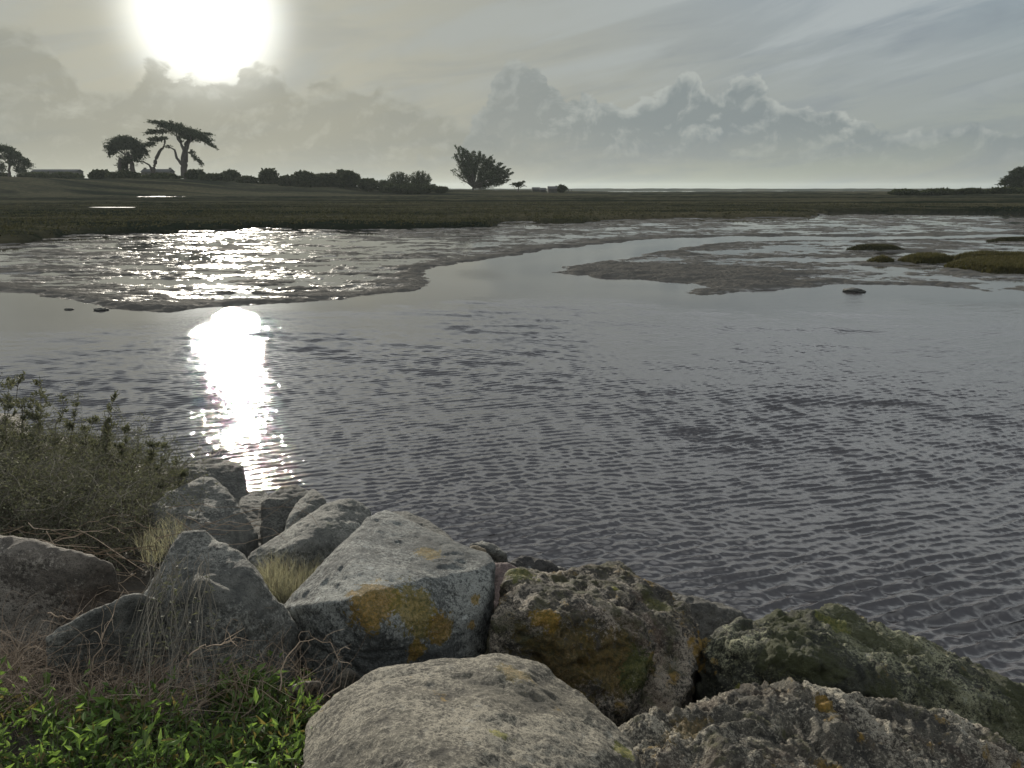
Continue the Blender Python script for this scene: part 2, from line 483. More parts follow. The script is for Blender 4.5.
# ------------------------------------------------------------------ terrain outlines, traced on the ground
def poly(pts, z=0.0): return np.array([at(px, py, z)[:2] for px, py in pts])
MUD_A = poly([(-420, 296), (-200, 293), (-60, 291), (0, 292), (32, 293), (45, 296.5), (55, 298), (68, 301), (85, 305), (100, 308.5), (125, 310), (160, 311.5),
              (178, 310.5), (200, 307.5), (230, 305), (256, 303.5), (300, 301.5), (345, 298), (380, 294.5), (410, 291), (425, 288.3), (431, 286), (428, 280),
              (424, 275), (421, 271), (427, 269.2), (450, 264), (480, 260.5), (505, 256.5), (530, 252.5), (545, 249.5), (575, 246.5), (610, 242.4), (650, 239),
              (693, 237), (752, 235.6), (860, 236.2), (930, 236), (985, 234.5), (1100, 233), (1500, 232), (1500, 207), (700, 207), (0, 215), (-420, 215)])
MUD_B = poly([(556, 272.5), (570, 267.5), (592, 264), (605, 260.5), (640, 256.5), (662, 252), (690, 247.5), (715, 243.5), (745, 241.5), (800, 240.3), (860, 239.8), (930, 239.5),
              (985, 237.8), (1100, 236.2), (1500, 236), (1500, 300), (1100, 296), (1024, 291.5), (1005, 289.5), (985, 291), (968, 288.3), (940, 286.3), (900, 285), (870, 283.6),
              (840, 283), (826, 284.3), (812, 286.5), (790, 288), (768, 290.3), (745, 292), (720, 294.8), (700, 295.8), (688, 294), (681, 292), (696, 290), (703, 287), (690, 283.8),
              (665, 281.5), (645, 279.2), (620, 278.2), (600, 277.6), (586, 275), (572, 275), (560, 273.8)])
MARSH = poly([(-420, 246), (-100, 245), (0, 244), (28, 243), (42, 240.5), (60, 237), (75, 234.5), (130, 233.2), (170, 234), (182, 230.6), (205, 230.2), (235, 229.6), (256, 227.5),
              (300, 229.2), (345, 229.6), (400, 229), (450, 228), (488, 227), (498, 224), (506, 222), (527, 220.8), (549, 223.8), (580, 223.4), (600, 221), (641, 218.4),
              (724, 217.8), (807, 217.2), (818, 215), (803, 213), (832, 212), (900, 212.3), (1024, 212), (1500, 212), (1500, 192.0), (760, 192.2), (640, 193.2), (400, 191.5), (200, 190.6), (-420, 190.6)])

def sdf(poly_, x, y):
    """signed distance, positive inside"""
    n = len(poly_)
    d = np.full(x.shape, 1e18); inside = np.zeros(x.shape, bool)
    for i in range(n):
        ax, ay = poly_[i]; bx, by = poly_[(i + 1) % n]
        ex, ey = bx - ax, by - ay
        L = ex * ex + ey * ey + 1e-12
        t = np.clip(((x - ax) * ex + (y - ay) * ey) / L, 0, 1)
        d = np.minimum(d, (x - ax - t * ex) ** 2 + (y - ay - t * ey) ** 2)
        if ay != by:
            c = (ay > y) != (by > y)
            inside ^= c & (x < (bx - ax) * (y - ay) / (by - ay) + ax)
    d = np.sqrt(d)
    return np.where(inside, d, -d)

def fan(dists, half_deg, cols, center_deg=0.0):
    a = np.radians(np.linspace(-half_deg, half_deg, cols) + center_deg)
    D, A = np.meshgrid(dists, a, indexing='ij')
    r, c = D.shape
    idx = np.arange(r * c).reshape(r, c)
    f = np.stack([idx[:-1, :-1], idx[:-1, 1:], idx[1:, 1:], idx[1:, :-1]], -1).reshape(-1, 4)
    return (D * np.sin(A)).ravel(), (D * np.cos(A)).ravel(), f

def geom(a, b, ratio): 
    n = int(math.log(b / a) / math.log(ratio))
    return a * ratio ** np.arange(n)

def set_attr(o, name, val):
    at_ = o.data.attributes.new(name, 'FLOAT', 'POINT')
    at_.data.foreach_set('value', np.asarray(val, np.float32))

def hill_top(az):
    """height of the rise in the far left, as an elevation profile"""
    return 0

# ---- mud flats and the salt marsh behind them: one heightfield crossing the water level
def build_mud():
    d = np.concatenate([geom(14.0, 110, 1.0026)])
    x, y, f = fan(d, 46, 1150)
    wob = 0.42 * fbm2(x / 1.3, y / 1.3, 3, 5) + 0.12 * fbm2(x / 0.4, y / 0.4, 3, 6)
    sa = sdf(MUD_A, x, y) + wob * np.clip(y / 40, 0.25, 1)
    sb = sdf(MUD_B, x, y) + wob * np.clip(y / 40, 0.25, 1)
    s = np.maximum(sa, sb)
    # streaky channels draining towards the water
    n_big = fbm2(x / 5.0, y / 2.2, 4, 21)
    n_str = fbm2(x / 1.6, y / 0.55, 4, 31)
    n_fin = fbm2(x / 0.30, y / 0.20, 4, 41)
    rg = fbm2(x / 3.2, y / 1.4, 4, 51, ridge=True)
    lip = np.where(s > 0, (0.050 + 0.060 * np.clip(fbm2(x / 2.2, y / 1.8, 3, 58) + 0.4, 0, 1.2)) * sstep(s, 0, 0.6), -0.5 * sstep(-s, 0, 2.5))
    # dry: the raised dark bar of the middle bank
    bx, by = at(690, 274)[:2]
    dry = sstep(1 - np.hypot((x - bx) / 5.2, (y - by) / 6.0) + 0.25 * n_big, 0.0, 0.45) * (sb > -0.2)
    edge_a = sstep(s + 1.6 * n_big, 3.2, 0.2) * (sa > sb)
    h = lip + (s > 0) * (0.016 * n_big + 0.020 * n_str + 0.016 * n_fin - 0.030 * np.clip(rg - 0.9, 0, 1))
    h += (s > 0.3) * (-0.075 + 0.10 * dry + 0.045 * edge_a) * sstep(s, 0.2, 1.2)
    h += (s > 0.2) * sstep(s, 0.2, 1.5) * (0.016 * fbm2(x / 1.1, y / 1.3, 4, 55) + 0.018 * fbm2(x / 0.45, y / 0.5, 3, 57)) * (1 - 0.6 * dry)
    h += (s > 0) * 0.020 * np.abs(fbm2(x / 0.16, y / 0.13, 2, 61)) * (0.6 + dry)
    o = np_mesh('mud_flat', np.stack([x, y, h], 1), f, M_MUD, smooth=True)
    set_attr(o, 'dry', np.clip(dry + 0.7 * edge_a, 0, 1))
    tag(o, kind='structure')
build_mud()

HILLP = [(-420, 170), (-100, 172), (0, 177), (60, 178), (100, 178.5), (180, 178), (230, 181), (260, 183), (340, 185), (380, 189), (430, 191), (520, 192), (620, 195), (1500, 196)]
def marsh_z(x, y):
    s = sdf(MARSH, x, y)
    az = np.arctan2(x, y)
    D = np.hypot(x, y)
    s = s + 0.5 * fbm2(x / 3.0, y / 2.0, 3, 71)
    h = np.where(s > 0, 0.10 + 0.32 * sstep(s, 0, 0.9), -0.6)
    inn = sstep(s, 0.5, 3)
    h += inn * (0.10 * fbm2(x / 6, y / 4, 4, 81) + 0.10 * np.abs(fbm2(x / 1.7, y / 1.3, 3, 91)))
    h += inn * 0.55 * sstep(D, 70, 220)
    # rise on the left, and a slight one on the right
    hp = []
    for px, py in HILLP:
        r = ray(px, py)
        hp.append((math.atan2(r[0], r[1]), H + 285 * r[2] / math.hypot(r[0], r[1])))
    hp = np.array(hp)
    top = np.interp(az, hp[:, 0], hp[:, 1])
    top = np.maximum(top, 1.0)
    rise = sstep(D, 256, 290)
    h = np.where(s > 0, h * (1 - rise) + (top + 0.35 * fbm2(x / 9, y / 9, 3, 95)) * rise, h)
    return h, s
def build_marsh():
    d = np.concatenate([geom(38, 130, 1.0045), geom(130, 420, 1.012), geom(420, 1100, 1.03)])
    x, y, f = fan(d, 47, 760)
    h, s = marsh_z(x, y)
    D = np.hypot(x, y)
    az = np.degrees(np.arctan2(x, y))
    h = np.where(D > 560, np.where(s > 0, 0.9 - 0 * D, -0.6), h)
    keep = (s > -4)
    k = keep[f].any(axis=1)
    o = np_mesh('salt_marsh', np.stack([x, y, h], 1), f[k], M_MARSH, smooth=True)
    tag(o, kind='structure')
build_marsh()

# far land strip at the horizon
def build_far():
    a = np.radians(np.linspace(-48, 48, 400))
    V, F = [], []
    for k, (D, zz) in enumerate([(1500, -1), (1520, 2.2), (1800, 2.6), (2300, 2.6)]):
        n = fbm2(a * 60, np.full_like(a, k * 3.0), 4, 7)
        V.append(np.stack([D * np.sin(a), D * np.cos(a), np.full_like(a, zz) + (n * 0.7 if zz > 0 else 0)], 1))
    V = np.concatenate(V); c = len(a)
    idx = np.arange(4 * c).reshape(4, c)
    F = np.stack([idx[:-1, :-1], idx[:-1, 1:], idx[1:, 1:], idx[1:, :-1]], -1).reshape(-1, 4)
    tag(np_mesh('far_shore', V, F, M_MARSH, smooth=True), kind='structure')
build_far()

# ---- water
def build_water():
    d = np.concatenate([geom(3.0, 46, 1.0017), geom(46, 6000, 1.022)])
    x, y, f = fan(d, 50, 1500)
    D = np.hypot(x, y)
    s = -np.maximum(sdf(MUD_A, x, y), sdf(MUD_B, x, y))
    gust = fbm2(x / 7.0, y / 5.0, 3, 301)
    calm = sstep(s + 1.0 * gust, 0.2, 4.5)
    amp = calm * (0.85 + 0.30 * gust) * (0.50 + 0.50 * sstep(D, 24, 7))
    amp = np.where(D > 46, 0, amp) * sstep(D, 45, 30)
    z = np.zeros_like(x); ox = np.zeros_like(x); oy = np.zeros_like(x)
    rng = np.random.default_rng(3)
    near = D < 46
    xn, yn = x[near], y[near]
    # slowly varying warps keep the crests short and wandering
    w1 = 0.10 * fbm2(xn / 2.4, yn / 2.4, 2, 311, 0.35); w2 = 0.10 * fbm2(xn / 2.6, yn / 2.6, 2, 317, 0.35)
    xw, yw = xn + w1, yn + w2
    fams = [(-68, 7, 46, 0.085, 0.18, 0.0200), (-100, 7, 22, 0.08, 0.15, 0.0095), (-148, 8, 12, 0.07, 0.14, 0.0075), (-85, 40, 26, 0.04, 0.08, 0.0085), (-70, 10, 6, 0.35, 0.7, 0.0040)]
    Dn = D[near]
    zz = np.zeros_like(xn); ax = np.zeros_like(xn); ay = np.zeros_like(xn)
    for (dirdeg, spread, n, lo, hi, slope) in fams:
        pk = 0.6 + 0.8 * sstep(fbm2(xn / 3.1, yn / 2.7, 2, int(330 + dirdeg)), -0.6, 0.7)
        for i in range(n):
            lam = lo * (hi / lo) ** rng.random()
            th = math.radians(dirdeg + rng.normal() * spread)
            k = 2 * math.pi / lam
            a = slope * 3.1 / k * sstep(lam / (Dn * 0.0017), 2.2, 5.0)
            ph = k * (xw * math.cos(th) + yw * math.sin(th)) + rng.random() * 6.283
            zz += a * pk * np.cos(ph)
            ax -= a * pk * math.cos(th) * np.sin(ph) * 1.0
            ay -= a * pk * math.sin(th) * np.sin(ph) * 1.0
    # short wave energy fades where the mesh gets coarser, and with the calm
    z[near] = zz * amp[near]; ox[near] = ax * amp[near]; oy[near] = ay * amp[near]
    o = np_mesh('water', np.stack([x + ox, y + oy, z], 1), f, M_WATER, smooth=True)
    set_attr(o, 'chop', np.clip(calm * (0.7 + 0.3 * gust), 0.05, 1) * sstep(D, 70, 20) * 0.9 + 0.04)
    tag(o, kind='structure')
build_water()

# pools lying in the marsh, level with the highest turf around them
def pool(pts, z):
    for k in range(3):
        p = np.array([at(px, py, z) for px, py in pts])
        h, _ = marsh_z(p[:, 0], p[:, 1])
        z = float(np.percentile(h, 70)) + 0.04
    p = np.array([at(px, py, z) for px, py in pts])
    c = np.mean(p, 0)
    V = np.vstack([p, c]); n = len(p)
    F = np.array([(i, (i + 1) % n, n) for i in range(n)])
    tag(np_mesh('pool_water', V, F, M_POOL), kind='structure')
    POOLS.append(p[:, :2])
POOLS = []
M_POOL = mat_water(); M_POOL.name = 'still_pool_water'
M_POOL.node_tree.nodes['Principled BSDF'].inputs['Roughness'].default_value = 0.5
pool([(-60, 196.9), (0, 197.0), (45, 196.9), (45, 195.8), (-60, 195.9)], 1.0)
pool([(49, 196.8), (70, 196.8), (88, 196.6), (97, 196.3), (80, 195.9), (52, 195.9)], 1.0)
pool([(136, 196.9), (150, 196.9), (178, 196.7), (186, 196.4), (160, 196.2), (140, 196.4)], 1.0)
pool([(88, 207.4), (105, 207.7), (132, 207.5), (136, 207.2), (115, 206.9), (95, 207.0)], 0.8)

# ---- bank under the stones
def build_bank():
    u = np.linspace(-14, 8, 240); v = np.linspace(-4, 7.5, 160)
    V_, U_ = np.meshgrid(v, u, indexing='ij')
    tx, ty = 0.843, -0.538                        # along the shore
    x = (BN[0] * V_ + tx * U_).ravel(); y = (BN[1] * V_ + ty * U_).ravel()
    z = bank_z(x, y) - 0.05 + 0.07 * fbm2(x / 0.6, y / 0.6, 4, 401)
    z = np.where(V_.ravel() < 0, np.minimum(z, BZ + 0.02 * fbm2(x, y, 3, 402)), z)
    idx = np.arange(x.size).reshape(V_.shape)
    f = np.stack([idx[:-1, :-1], idx[1:, :-1], idx[1:, 1:], idx[:-1, 1:]], -1).reshape(-1, 4)
    tag(np_mesh('bank_ground', np.stack([x, y, z], 1), f, M_SOIL, smooth=True), kind='structure')
build_bank()

# ------------------------------------------------------------------ stones
def hull_bm(bm, pts):
    vs = [bm.verts.new(tuple(float(c) for c in p)) for p in pts]
    r = bmesh.ops.convex_hull(bm, input=vs)
    bad = list({g for g in r['geom_interior'] + r['geom_unused'] if isinstance(g, bmesh.types.BMVert)})
    if bad: bmesh.ops.delete(bm, geom=bad, context='VERTS')

def stone(label, parts, mat, vox=0.016, smooth=6, big=0.03, fine=0.010, ridge=0.0, back=0.5, group='stones of the bank', layer=0.0, seed=None, name='boulder', grow=0.006, sink=0.25, craggy=0.0):
    """parts: list of point lists [(px, py, h)] seen from the photograph's side; each becomes a block
    that reaches back behind its face and down into the bank, and the blocks are fused into one stone"""
    bm = bmesh.new()
    allp = []
    for pts in parts:
        q = [P(*p[:3]) for p in pts]
        c = np.mean(q, 0)
        full = list(q)
        for p in q:
            d = p - np.array([0, 0, H]); d /= np.linalg.norm(d)
            bk = p + d * back + np.array([0, 0, -0.10 * back])
            bk = c + d * back + (bk - c - d * back) * 0.86
            full.append(bk)
            base = np.array([p[0] + (c[0] - p[0]) * 0.05, p[1] + (c[1] - p[1]) * 0.05 + 0.05, 0])
            base[2] = min(bank_z(base[0], base[1]) - sink, p[2] - 0.05)
            full.append(base)
        hull_bm(bm, full)
        allp += q
    c = np.mean(allp, 0)
    me = bpy.data.meshes.new('boulder')
    bm.to_mesh(me); bm.free()
    o = bpy.data.objects.new(name, me)
    link(o)
    md = o.modifiers.new('r', 'REMESH'); md.mode = 'VOXEL'; md.voxel_size = vox; md.use_smooth_shade = True
    if smooth:
        ms = o.modifiers.new('s', 'SMOOTH'); ms.factor = 0.5; ms.iterations = smooth
    dg = bpy.context.evaluated_depsgraph_get(); dg.update()
    ev = o.evaluated_get(dg)
    me2 = bpy.data.meshes.new_from_object(ev)
    o.modifiers.clear()
    n = len(me2.vertices)
    co = np.empty(n * 3, np.float32); me2.vertices.foreach_get('co', co); co = co.reshape(-1, 3).astype(float)
    no = np.empty(n * 3, np.float32); me2.vertices.foreach_get('normal', no); no = no.reshape(-1, 3)
    sd = seed if seed is not None else int(abs(c[0] * 131 + c[1] * 57)) % 997
    w = np.stack([fbm(co * 3.0 + 5, 2, sd + 9), fbm(co * 3.0 + 9, 2, sd + 10), fbm(co * 3 + 3, 2, sd + 11)], 1) * 0.05
    d = grow + big * fbm(co * 2.6 + w * 8, 3, sd, 0.42) + fine * 0.55 * fbm(co * 26, 4, sd + 20, 0.6)
    if ridge:
        rr = fbm(co * 5.5 + w * 14, 6, sd + 30, 0.62, ridge=True)
        d = d + ridge * (rr - 0.6) * 0.75
        pit = np.clip(fbm(co * 9 + w * 20, 3, sd + 41) - 0.25, 0, 1)
        d = d - ridge * 2.2 * pit
    if craggy:
        d = d + craggy * (fbm(co * 22 + w * 30, 4, sd + 61, 0.6, ridge=True) - 0.5)
    if layer:
        t = co @ np.array([0.35, 0.25, 1.0]) * 11 + 1.8 * fbm(co * 3, 3, sd + 50)
        d = d + layer * np.abs(np.mod(t, 1.0) - 0.5) * 2 * (0.4 + 0.6 * sstep(fbm(co * 2, 2, sd + 51), -0.3, 0.5))
    co = co + no * d[:, None]
    loc = np.array([c[0], c[1], bank_z(c[0], c[1])])
    me2.vertices.foreach_set('co', (co - loc).astype(np.float32).ravel())
    me2.polygons.foreach_set('use_smooth', np.ones(len(me2.polygons), bool))
    me2.materials.clear()
    me2.update()
    if callable(mat):
        tree = BVHTree.FromPolygons([tuple(v) for v in co], [tuple(p.vertices) for p in me2.polygons])
        def hit(px, py):
            r = tree.ray_cast(Vector((0, 0, H)), Vector(ray(px, py)).normalized())
            return tuple(r[0]) if r[0] is not None else tuple(c)
        mat = mat(hit)
    me2.materials.append(mat)
    o.data = me2
    o.location = loc
    me2.name = name
    tag(o, label, 'boulder' if name == 'boulder' else 'stone', group)
    return o

OCH = (0.30, 0.17, 0.018)
YEL = (0.27, 0.24, 0.035)
# big pale stone, bottom centre
mR1 = lambda hit: mat_rock('pale_granite', (0.050, 0.046, 0.036), (0.175, 0.160, 0.122), (0.36, 0.33, 0.26),
               [(hit(500, 733), 0.035, YEL), (hit(625, 752), 0.04, YEL), (hit(515, 672), 0.07, (0.30, 0.21, 0.08))], moss=0.0, grain=1.25, speck=0.2, ochre=0.25)
stone('large pale grey boulder with a broad flat top, bottom centre of the stone bank',
      [[(306, 722, .30), (338, 691, .42), (386, 671, .50), (440, 662, .52), (497, 657, .53), (542, 665, .51), (582, 690, .47), (612, 724, .42), (642, 764, .36), (690, 850, .25),
        (300, 770, .32), (290, 860, .30), (480, 860, .52), (480, 740, .55), (400, 750, .52), (560, 770, .50)]],
      mR1, vox=0.009, smooth=12, big=0.022, fine=0.006, back=0.35, craggy=0.0012)
# craggy stone bottom right
mR2 = lambda hit: mat_rock('craggy_granite', (0.024, 0.023, 0.020), (0.15, 0.138, 0.108), (0.48, 0.44, 0.35),
               [(hit(828, 702), 0.05, OCH), (hit(690, 730), 0.08, (0.22, 0.15, 0.06))], moss=0.35, mosscol=(0.12, 0.12, 0.05), ochre=0.5, grain=1.7, speck=0.2, warm=0.12)
stone('rugged pitted brown-grey boulder at the bottom right, in front of the mossy ridge-backed one',
      [[(616, 734, .36), (637, 726, .40), (675, 715, .43), (700, 704, .46), (727, 696, .50), (765, 699, .50), (800, 690, .54), (828, 691, .54), (853, 700, .50), (905, 735, .42), (950, 775, .34),
        (620, 850, .25), (760, 860, .45), (900, 860, .35), (760, 760, .50), (700, 770, .48)],
       [(835, 695, .46), (856, 694, .46), (880, 698, .45), (908, 703, .44), (940, 713, .42), (968, 726, .38), (985, 738, .34), (1024, 754, .28), (1070, 790, .2), (880, 740, .38), (960, 800, .3), (1040, 850, .2)]],
      mR2, vox=0.009, smooth=3, big=0.030, fine=0.014, ridge=0.032, back=0.35, seed=77, grow=0.010, craggy=0.005)
# mossy ridge-backed stone on the right
mR3 = lambda hit: mat_rock('mossy_granite', (0.018, 0.020, 0.015), (0.075, 0.078, 0.054), (0.36, 0.36, 0.23),
               [(hit(835, 622), 0.10, (0.20, 0.19, 0.045)), (hit(740, 690), 0.03, YEL)], moss=0.75, mosscol=(0.060, 0.068, 0.022), ochre=0.25, grain=1.5, speck=0.25)
stone('long mossy boulder with a peaked ridge running down into the water at the right edge',
      [[(703, 643, .30), (725, 635, .36), (752, 626, .42), (780, 622, .46), (807, 612, .53), (822, 608, .56), (838, 609, .55), (860, 617, .52), (898, 633, .46), (928, 646, .42), (958, 665, .36),
        (985, 679, .32), (1024, 695, .27), (1100, 725, .2), (700, 690, .05), (730, 720, .0), (810, 740, .05), (900, 750, .02), (1040, 770, .0), (800, 655, .46), (770, 690, .22)]],
      mR3, vox=0.014, smooth=3, big=0.034, fine=0.012, ridge=0.024, back=0.35, seed=41, grow=0.010, craggy=0.006)
# large stone with the brown mossy front, centre right
mR4 = lambda hit: mat_rock('rust_moss_granite', (0.022, 0.021, 0.018), (0.088, 0.078, 0.062), (0.38, 0.33, 0.26),
               [(hit(560, 660), 0.22, (0.13, 0.085, 0.018)), (hit(610, 660), 0.20, (0.15, 0.095, 0.02)), (hit(520, 575), 0.10, (0.22, 0.20, 0.05)), (hit(545, 618), 0.08, OCH),
                (hit(615, 588), 0.03, YEL), (hit(640, 670), 0.12, (0.09, 0.10, 0.02)), (hit(655, 605), 0.08, (0.12, 0.11, 0.03))],
               moss=0.7, mosscol=(0.055, 0.058, 0.018), ochre=0.5, grain=1.4, speck=0.15, warm=0.2)
stone('big dark rust-stained boulder with a hollowed pinkish top, right of the orange lichen boulder',
      [[(491, 629, .42), (498, 600, .52), (509, 580, .56), (530, 600, .56), (548, 618, .52), (575, 606, .55), (618, 612, .53), (645, 628, .46), (654, 650, .36), (650, 700, .05), (600, 735, -.02), (520, 720, -.02), (490, 680, .0)],
       [(509, 578, .56), (520, 569, .58), (545, 572, .55), (560, 590, .55), (548, 616, .52), (505, 615, .50), (515, 640, .2)],
       [(545, 577, .50), (575, 571, .52), (592, 566, .54), (615, 566, .54), (632, 574, .52), (650, 592, .50), (600, 610, .52), (560, 600, .52), (560, 650, .1)],
       [(625, 590, .48), (645, 584, .50), (668, 593, .48), (682, 609, .44), (692, 625, .38), (698, 645, .30), (700, 685, .05), (670, 725, .0), (630, 720, .0), (635, 620, .45), (650, 610, .46)]],
      mR4, vox=0.013, smooth=3, big=0.026, fine=0.010, ridge=0.020, back=0.30, seed=13, layer=0.008)
# orange lichen stone
mR5 = lambda hit: mat_rock('blue_grey_granite', (0.046, 0.050, 0.049), (0.125, 0.134, 0.128), (0.29, 0.30, 0.275),
               [(hit(375, 602), 0.13, OCH), (hit(415, 612), 0.13, (0.27, 0.19, 0.035)), (hit(440, 625), 0.08, OCH), (hit(427, 553), 0.075, (0.26, 0.17, 0.04)), (hit(475, 600), 0.03, OCH),
                (hit(472, 625), 0.025, OCH), (hit(415, 650), 0.05, OCH)],
               moss=0.0, grain=0.9, speck=0.7)
stone('large blue-grey boulder splashed with orange lichen, middle of the stone bank',
      [[(280, 612, .34), (300, 603, .40), (322, 591, .48), (336, 571, .56), (346, 554, .63), (356, 536, .69), (368, 519, .74), (386, 511, .76), (420, 527, .74), (457, 547, .70), (487, 555, .68),
        (494, 564, .66), (490, 580, .60), (482, 608, .48), (475, 637, .32), (468, 668, .15), (400, 690, -.02), (330, 700, -.02), (290, 660, .0), (350, 600, .56), (375, 628, .44), (430, 655, .28)]],
      mR5, vox=0.011, smooth=3, big=0.016, fine=0.0035, back=0.35, seed=5, layer=0.007)
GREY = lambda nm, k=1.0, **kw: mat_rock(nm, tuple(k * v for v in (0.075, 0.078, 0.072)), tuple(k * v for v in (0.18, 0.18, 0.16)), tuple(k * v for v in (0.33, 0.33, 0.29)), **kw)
stone('dark slab showing its top edge behind the orange lichen boulder',
      [[(383, 514, .50), (405, 513, .50), (425, 521, .48), (445, 533, .46), (463, 549, .44), (470, 575, .2), (400, 560, .2)]],
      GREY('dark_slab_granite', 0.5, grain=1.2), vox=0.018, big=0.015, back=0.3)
stone('small pale tan stone at the right corner of the orange lichen boulder',
      [[(462, 549, .48), (474, 546, .50), (485, 549, .49), (492, 560, .42), (492, 590, .1), (465, 590, .1)]],
      mat_rock('tan_granite', (0.12, 0.10, 0.07), (0.27, 0.22, 0.15), (0.42, 0.36, 0.26), ochre=0.4), vox=0.012, big=0.010, back=0.15, name='stone')
stone('small dark rounded stone by the water behind the tan stone',
      [[(470, 546, .32), (482, 540, .34), (495, 545, .33), (505, 555, .28), (508, 570, .1), (470, 570, .1)]],
      GREY('damp_granite', 0.45, grain=1.2), vox=0.014, big=0.012, back=0.25, name='stone')
stone('pinkish stone wedged deep between the orange lichen boulder and the rust stained boulder',
      [[(490, 564, .34), (510, 564, .34), (526, 574, .30), (515, 600, .2), (494, 612, .1), (486, 600, .15)]],
      mat_rock('pink_granite', (0.09, 0.07, 0.065), (0.22, 0.165, 0.15), (0.34, 0.27, 0.24)), vox=0.014, big=0.015, back=0.25, name='stone')
stone('black wet boulder at the waterline behind the rust stained boulder',
      [[(506, 564, .20), (520, 556, .23), (532, 556, .23), (548, 565, .18), (562, 571, .12), (578, 575, .08), (570, 590, .0), (510, 590, .0)]],
      mat_rock('black_wet_granite', (0.015, 0.015, 0.015), (0.04, 0.038, 0.036), (0.08, 0.076, 0.07), grain=1.3), vox=0.015, big=0.03, ridge=0.015, back=0.25)
stone('angular grey boulder at the water between the rust stained and the ridge-backed boulders',
      [[(672, 597, .22), (700, 606, .24), (724, 609, .24), (736, 616, .20), (748, 628, .12), (730, 642, .0), (690, 650, .0), (672, 630, .1)]],
      mat_rock('shore_granite', (0.045, 0.045, 0.04), (0.14, 0.135, 0.12), (0.28, 0.27, 0.24), grain=1.5, wet=0.15), vox=0.015, big=0.03, ridge=0.02, back=0.35, layer=0.01)
# smooth sloping stone left of it
stone('smooth sloping grey boulder rising to the right above the dry grass tuft',
      [[(245, 558, .28), (265, 546, .34), (290, 535, .40), (310, 518, .48), (326, 504, .56), (342, 499, .60), (360, 501, .60), (371, 512, .54), (352, 545, .40), (336, 572, .24), (300, 608, .05), (262, 590, .05),
        (300, 545, .42)]],
      GREY('smooth_granite', 0.85, grain=0.8, moss=0.15, mosscol=(0.10, 0.11, 0.06)), vox=0.016, smooth=8, big=0.02, back=0.3, layer=0.006)
stone('mottled upright boulder just behind the smooth sloping boulder',
      [[(282, 545, .25), (287, 520, .38), (300, 500, .46), (313, 491, .50), (323, 498, .48), (330, 512, .40), (310, 535, .25)]],
      GREY('mottled_granite', 0.8, grain=1.2), vox=0.018, big=0.02, back=0.3)
stone('dark domed boulder near the water behind the mottled boulder',
      [[(262, 502, .36), (279, 487, .44), (296, 483, .46), (312, 493, .42), (310, 540, .1), (262, 550, .1)]],
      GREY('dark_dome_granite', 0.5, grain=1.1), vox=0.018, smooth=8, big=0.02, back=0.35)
stone('low dark stone between the square block and the domed boulder',
      [[(240, 497, .26), (254, 489, .30), (268, 490, .30), (276, 505, .22), (270, 550, .05), (238, 550, .05)]],
      GREY('low_granite', 0.6), vox=0.018, smooth=6, big=0.02, back=0.3)
stone('square-edged dark block farthest down the shore, its flat top against the water',
      [[(172, 466, .30), (204, 459, .36), (224, 460, .38), (242, 465, .38), (247, 488, .22), (250, 497, .16), (246, 520, .0), (180, 520, .0)]],
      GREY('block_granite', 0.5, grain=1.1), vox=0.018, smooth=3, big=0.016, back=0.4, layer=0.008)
stone('large steep boulder half under the shrub, in front of the square-edged block',
      [[(150, 505, .35), (172, 490, .42), (198, 478, .48), (213, 480, .48), (228, 494, .42), (243, 512, .34), (257, 532, .22), (250, 565, .02), (200, 590, .0), (160, 560, .05)]],
      GREY('steep_granite', 0.75), vox=0.017, smooth=5, big=0.025, back=0.35)
stone('large peaked grey boulder with dry stems trailing over it, left of centre',
      [[(140, 604, .42), (158, 575, .54), (176, 545, .66), (186, 533, .70), (206, 535, .70), (240, 557, .64), (249, 580, .58), (273, 602, .48), (295, 629, .36), (300, 668, .12), (270, 720, .0), (190, 730, .0), (140, 680, .02), (200, 590, .56), (240, 610, .5)]],
      GREY('peaked_granite', 0.85, grain=1.1), vox=0.014, smooth=4, big=0.03, fine=0.01, back=0.35, layer=0.012, seed=91)
stone('wide warm-grey boulder with a flat pale top at the left edge',
      [[(-60, 530, .55), (0, 537, .57), (43, 547, .57), (94, 558, .55), (112, 567, .50), (115, 575, .46), (86, 592, .30), (56, 628, .08), (0, 640, .02), (-60, 640, .02), (0, 556, .52), (80, 572, .48)]],
      mat_rock('warm_granite', (0.070, 0.062, 0.052), (0.17, 0.150, 0.125), (0.36, 0.33, 0.28), grain=1.0, warm=0.12), vox=0.015, smooth=4, big=0.02, back=0.4, layer=0.006)
stone('narrow low boulder in the dead twigs between the wide warm boulder and the peaked one',
      [[(46, 638, .38), (70, 623, .44), (94, 611, .50), (120, 600, .55), (138, 595, .56), (156, 598, .54), (154, 615, .44), (128, 635, .34), (100, 660, .2), (60, 668, .18)]],
      GREY('violet_granite', 0.95, grain=1.1), vox=0.012, smooth=4, big=0.015, back=0.2, layer=0.006)
stone('small pyramid-shaped stone tucked under the orange lichen boulder',
      [[(324, 697, .22), (334, 680, .30), (346, 669, .34), (356, 672, .33), (366, 682, .26), (368, 705, .05), (325, 710, .05)]],
      mat_rock('pyramid_granite', (0.06, 0.055, 0.045), (0.15, 0.135, 0.11), (0.25, 0.23, 0.19)), vox=0.010, smooth=4, big=0.010, back=0.12, name='stone')
stone('small brown stone beside the green leaves, below the pyramid-shaped stone',
      [[(288, 690, .28), (302, 681, .32), (318, 684, .30), (326, 698, .22), (318, 718, .1), (290, 722, .1)]],
      mat_rock('brown_granite', (0.06, 0.05, 0.04), (0.14, 0.12, 0.095), (0.22, 0.19, 0.15)), vox=0.010, smooth=4, big=0.012, back=0.12, name='stone')

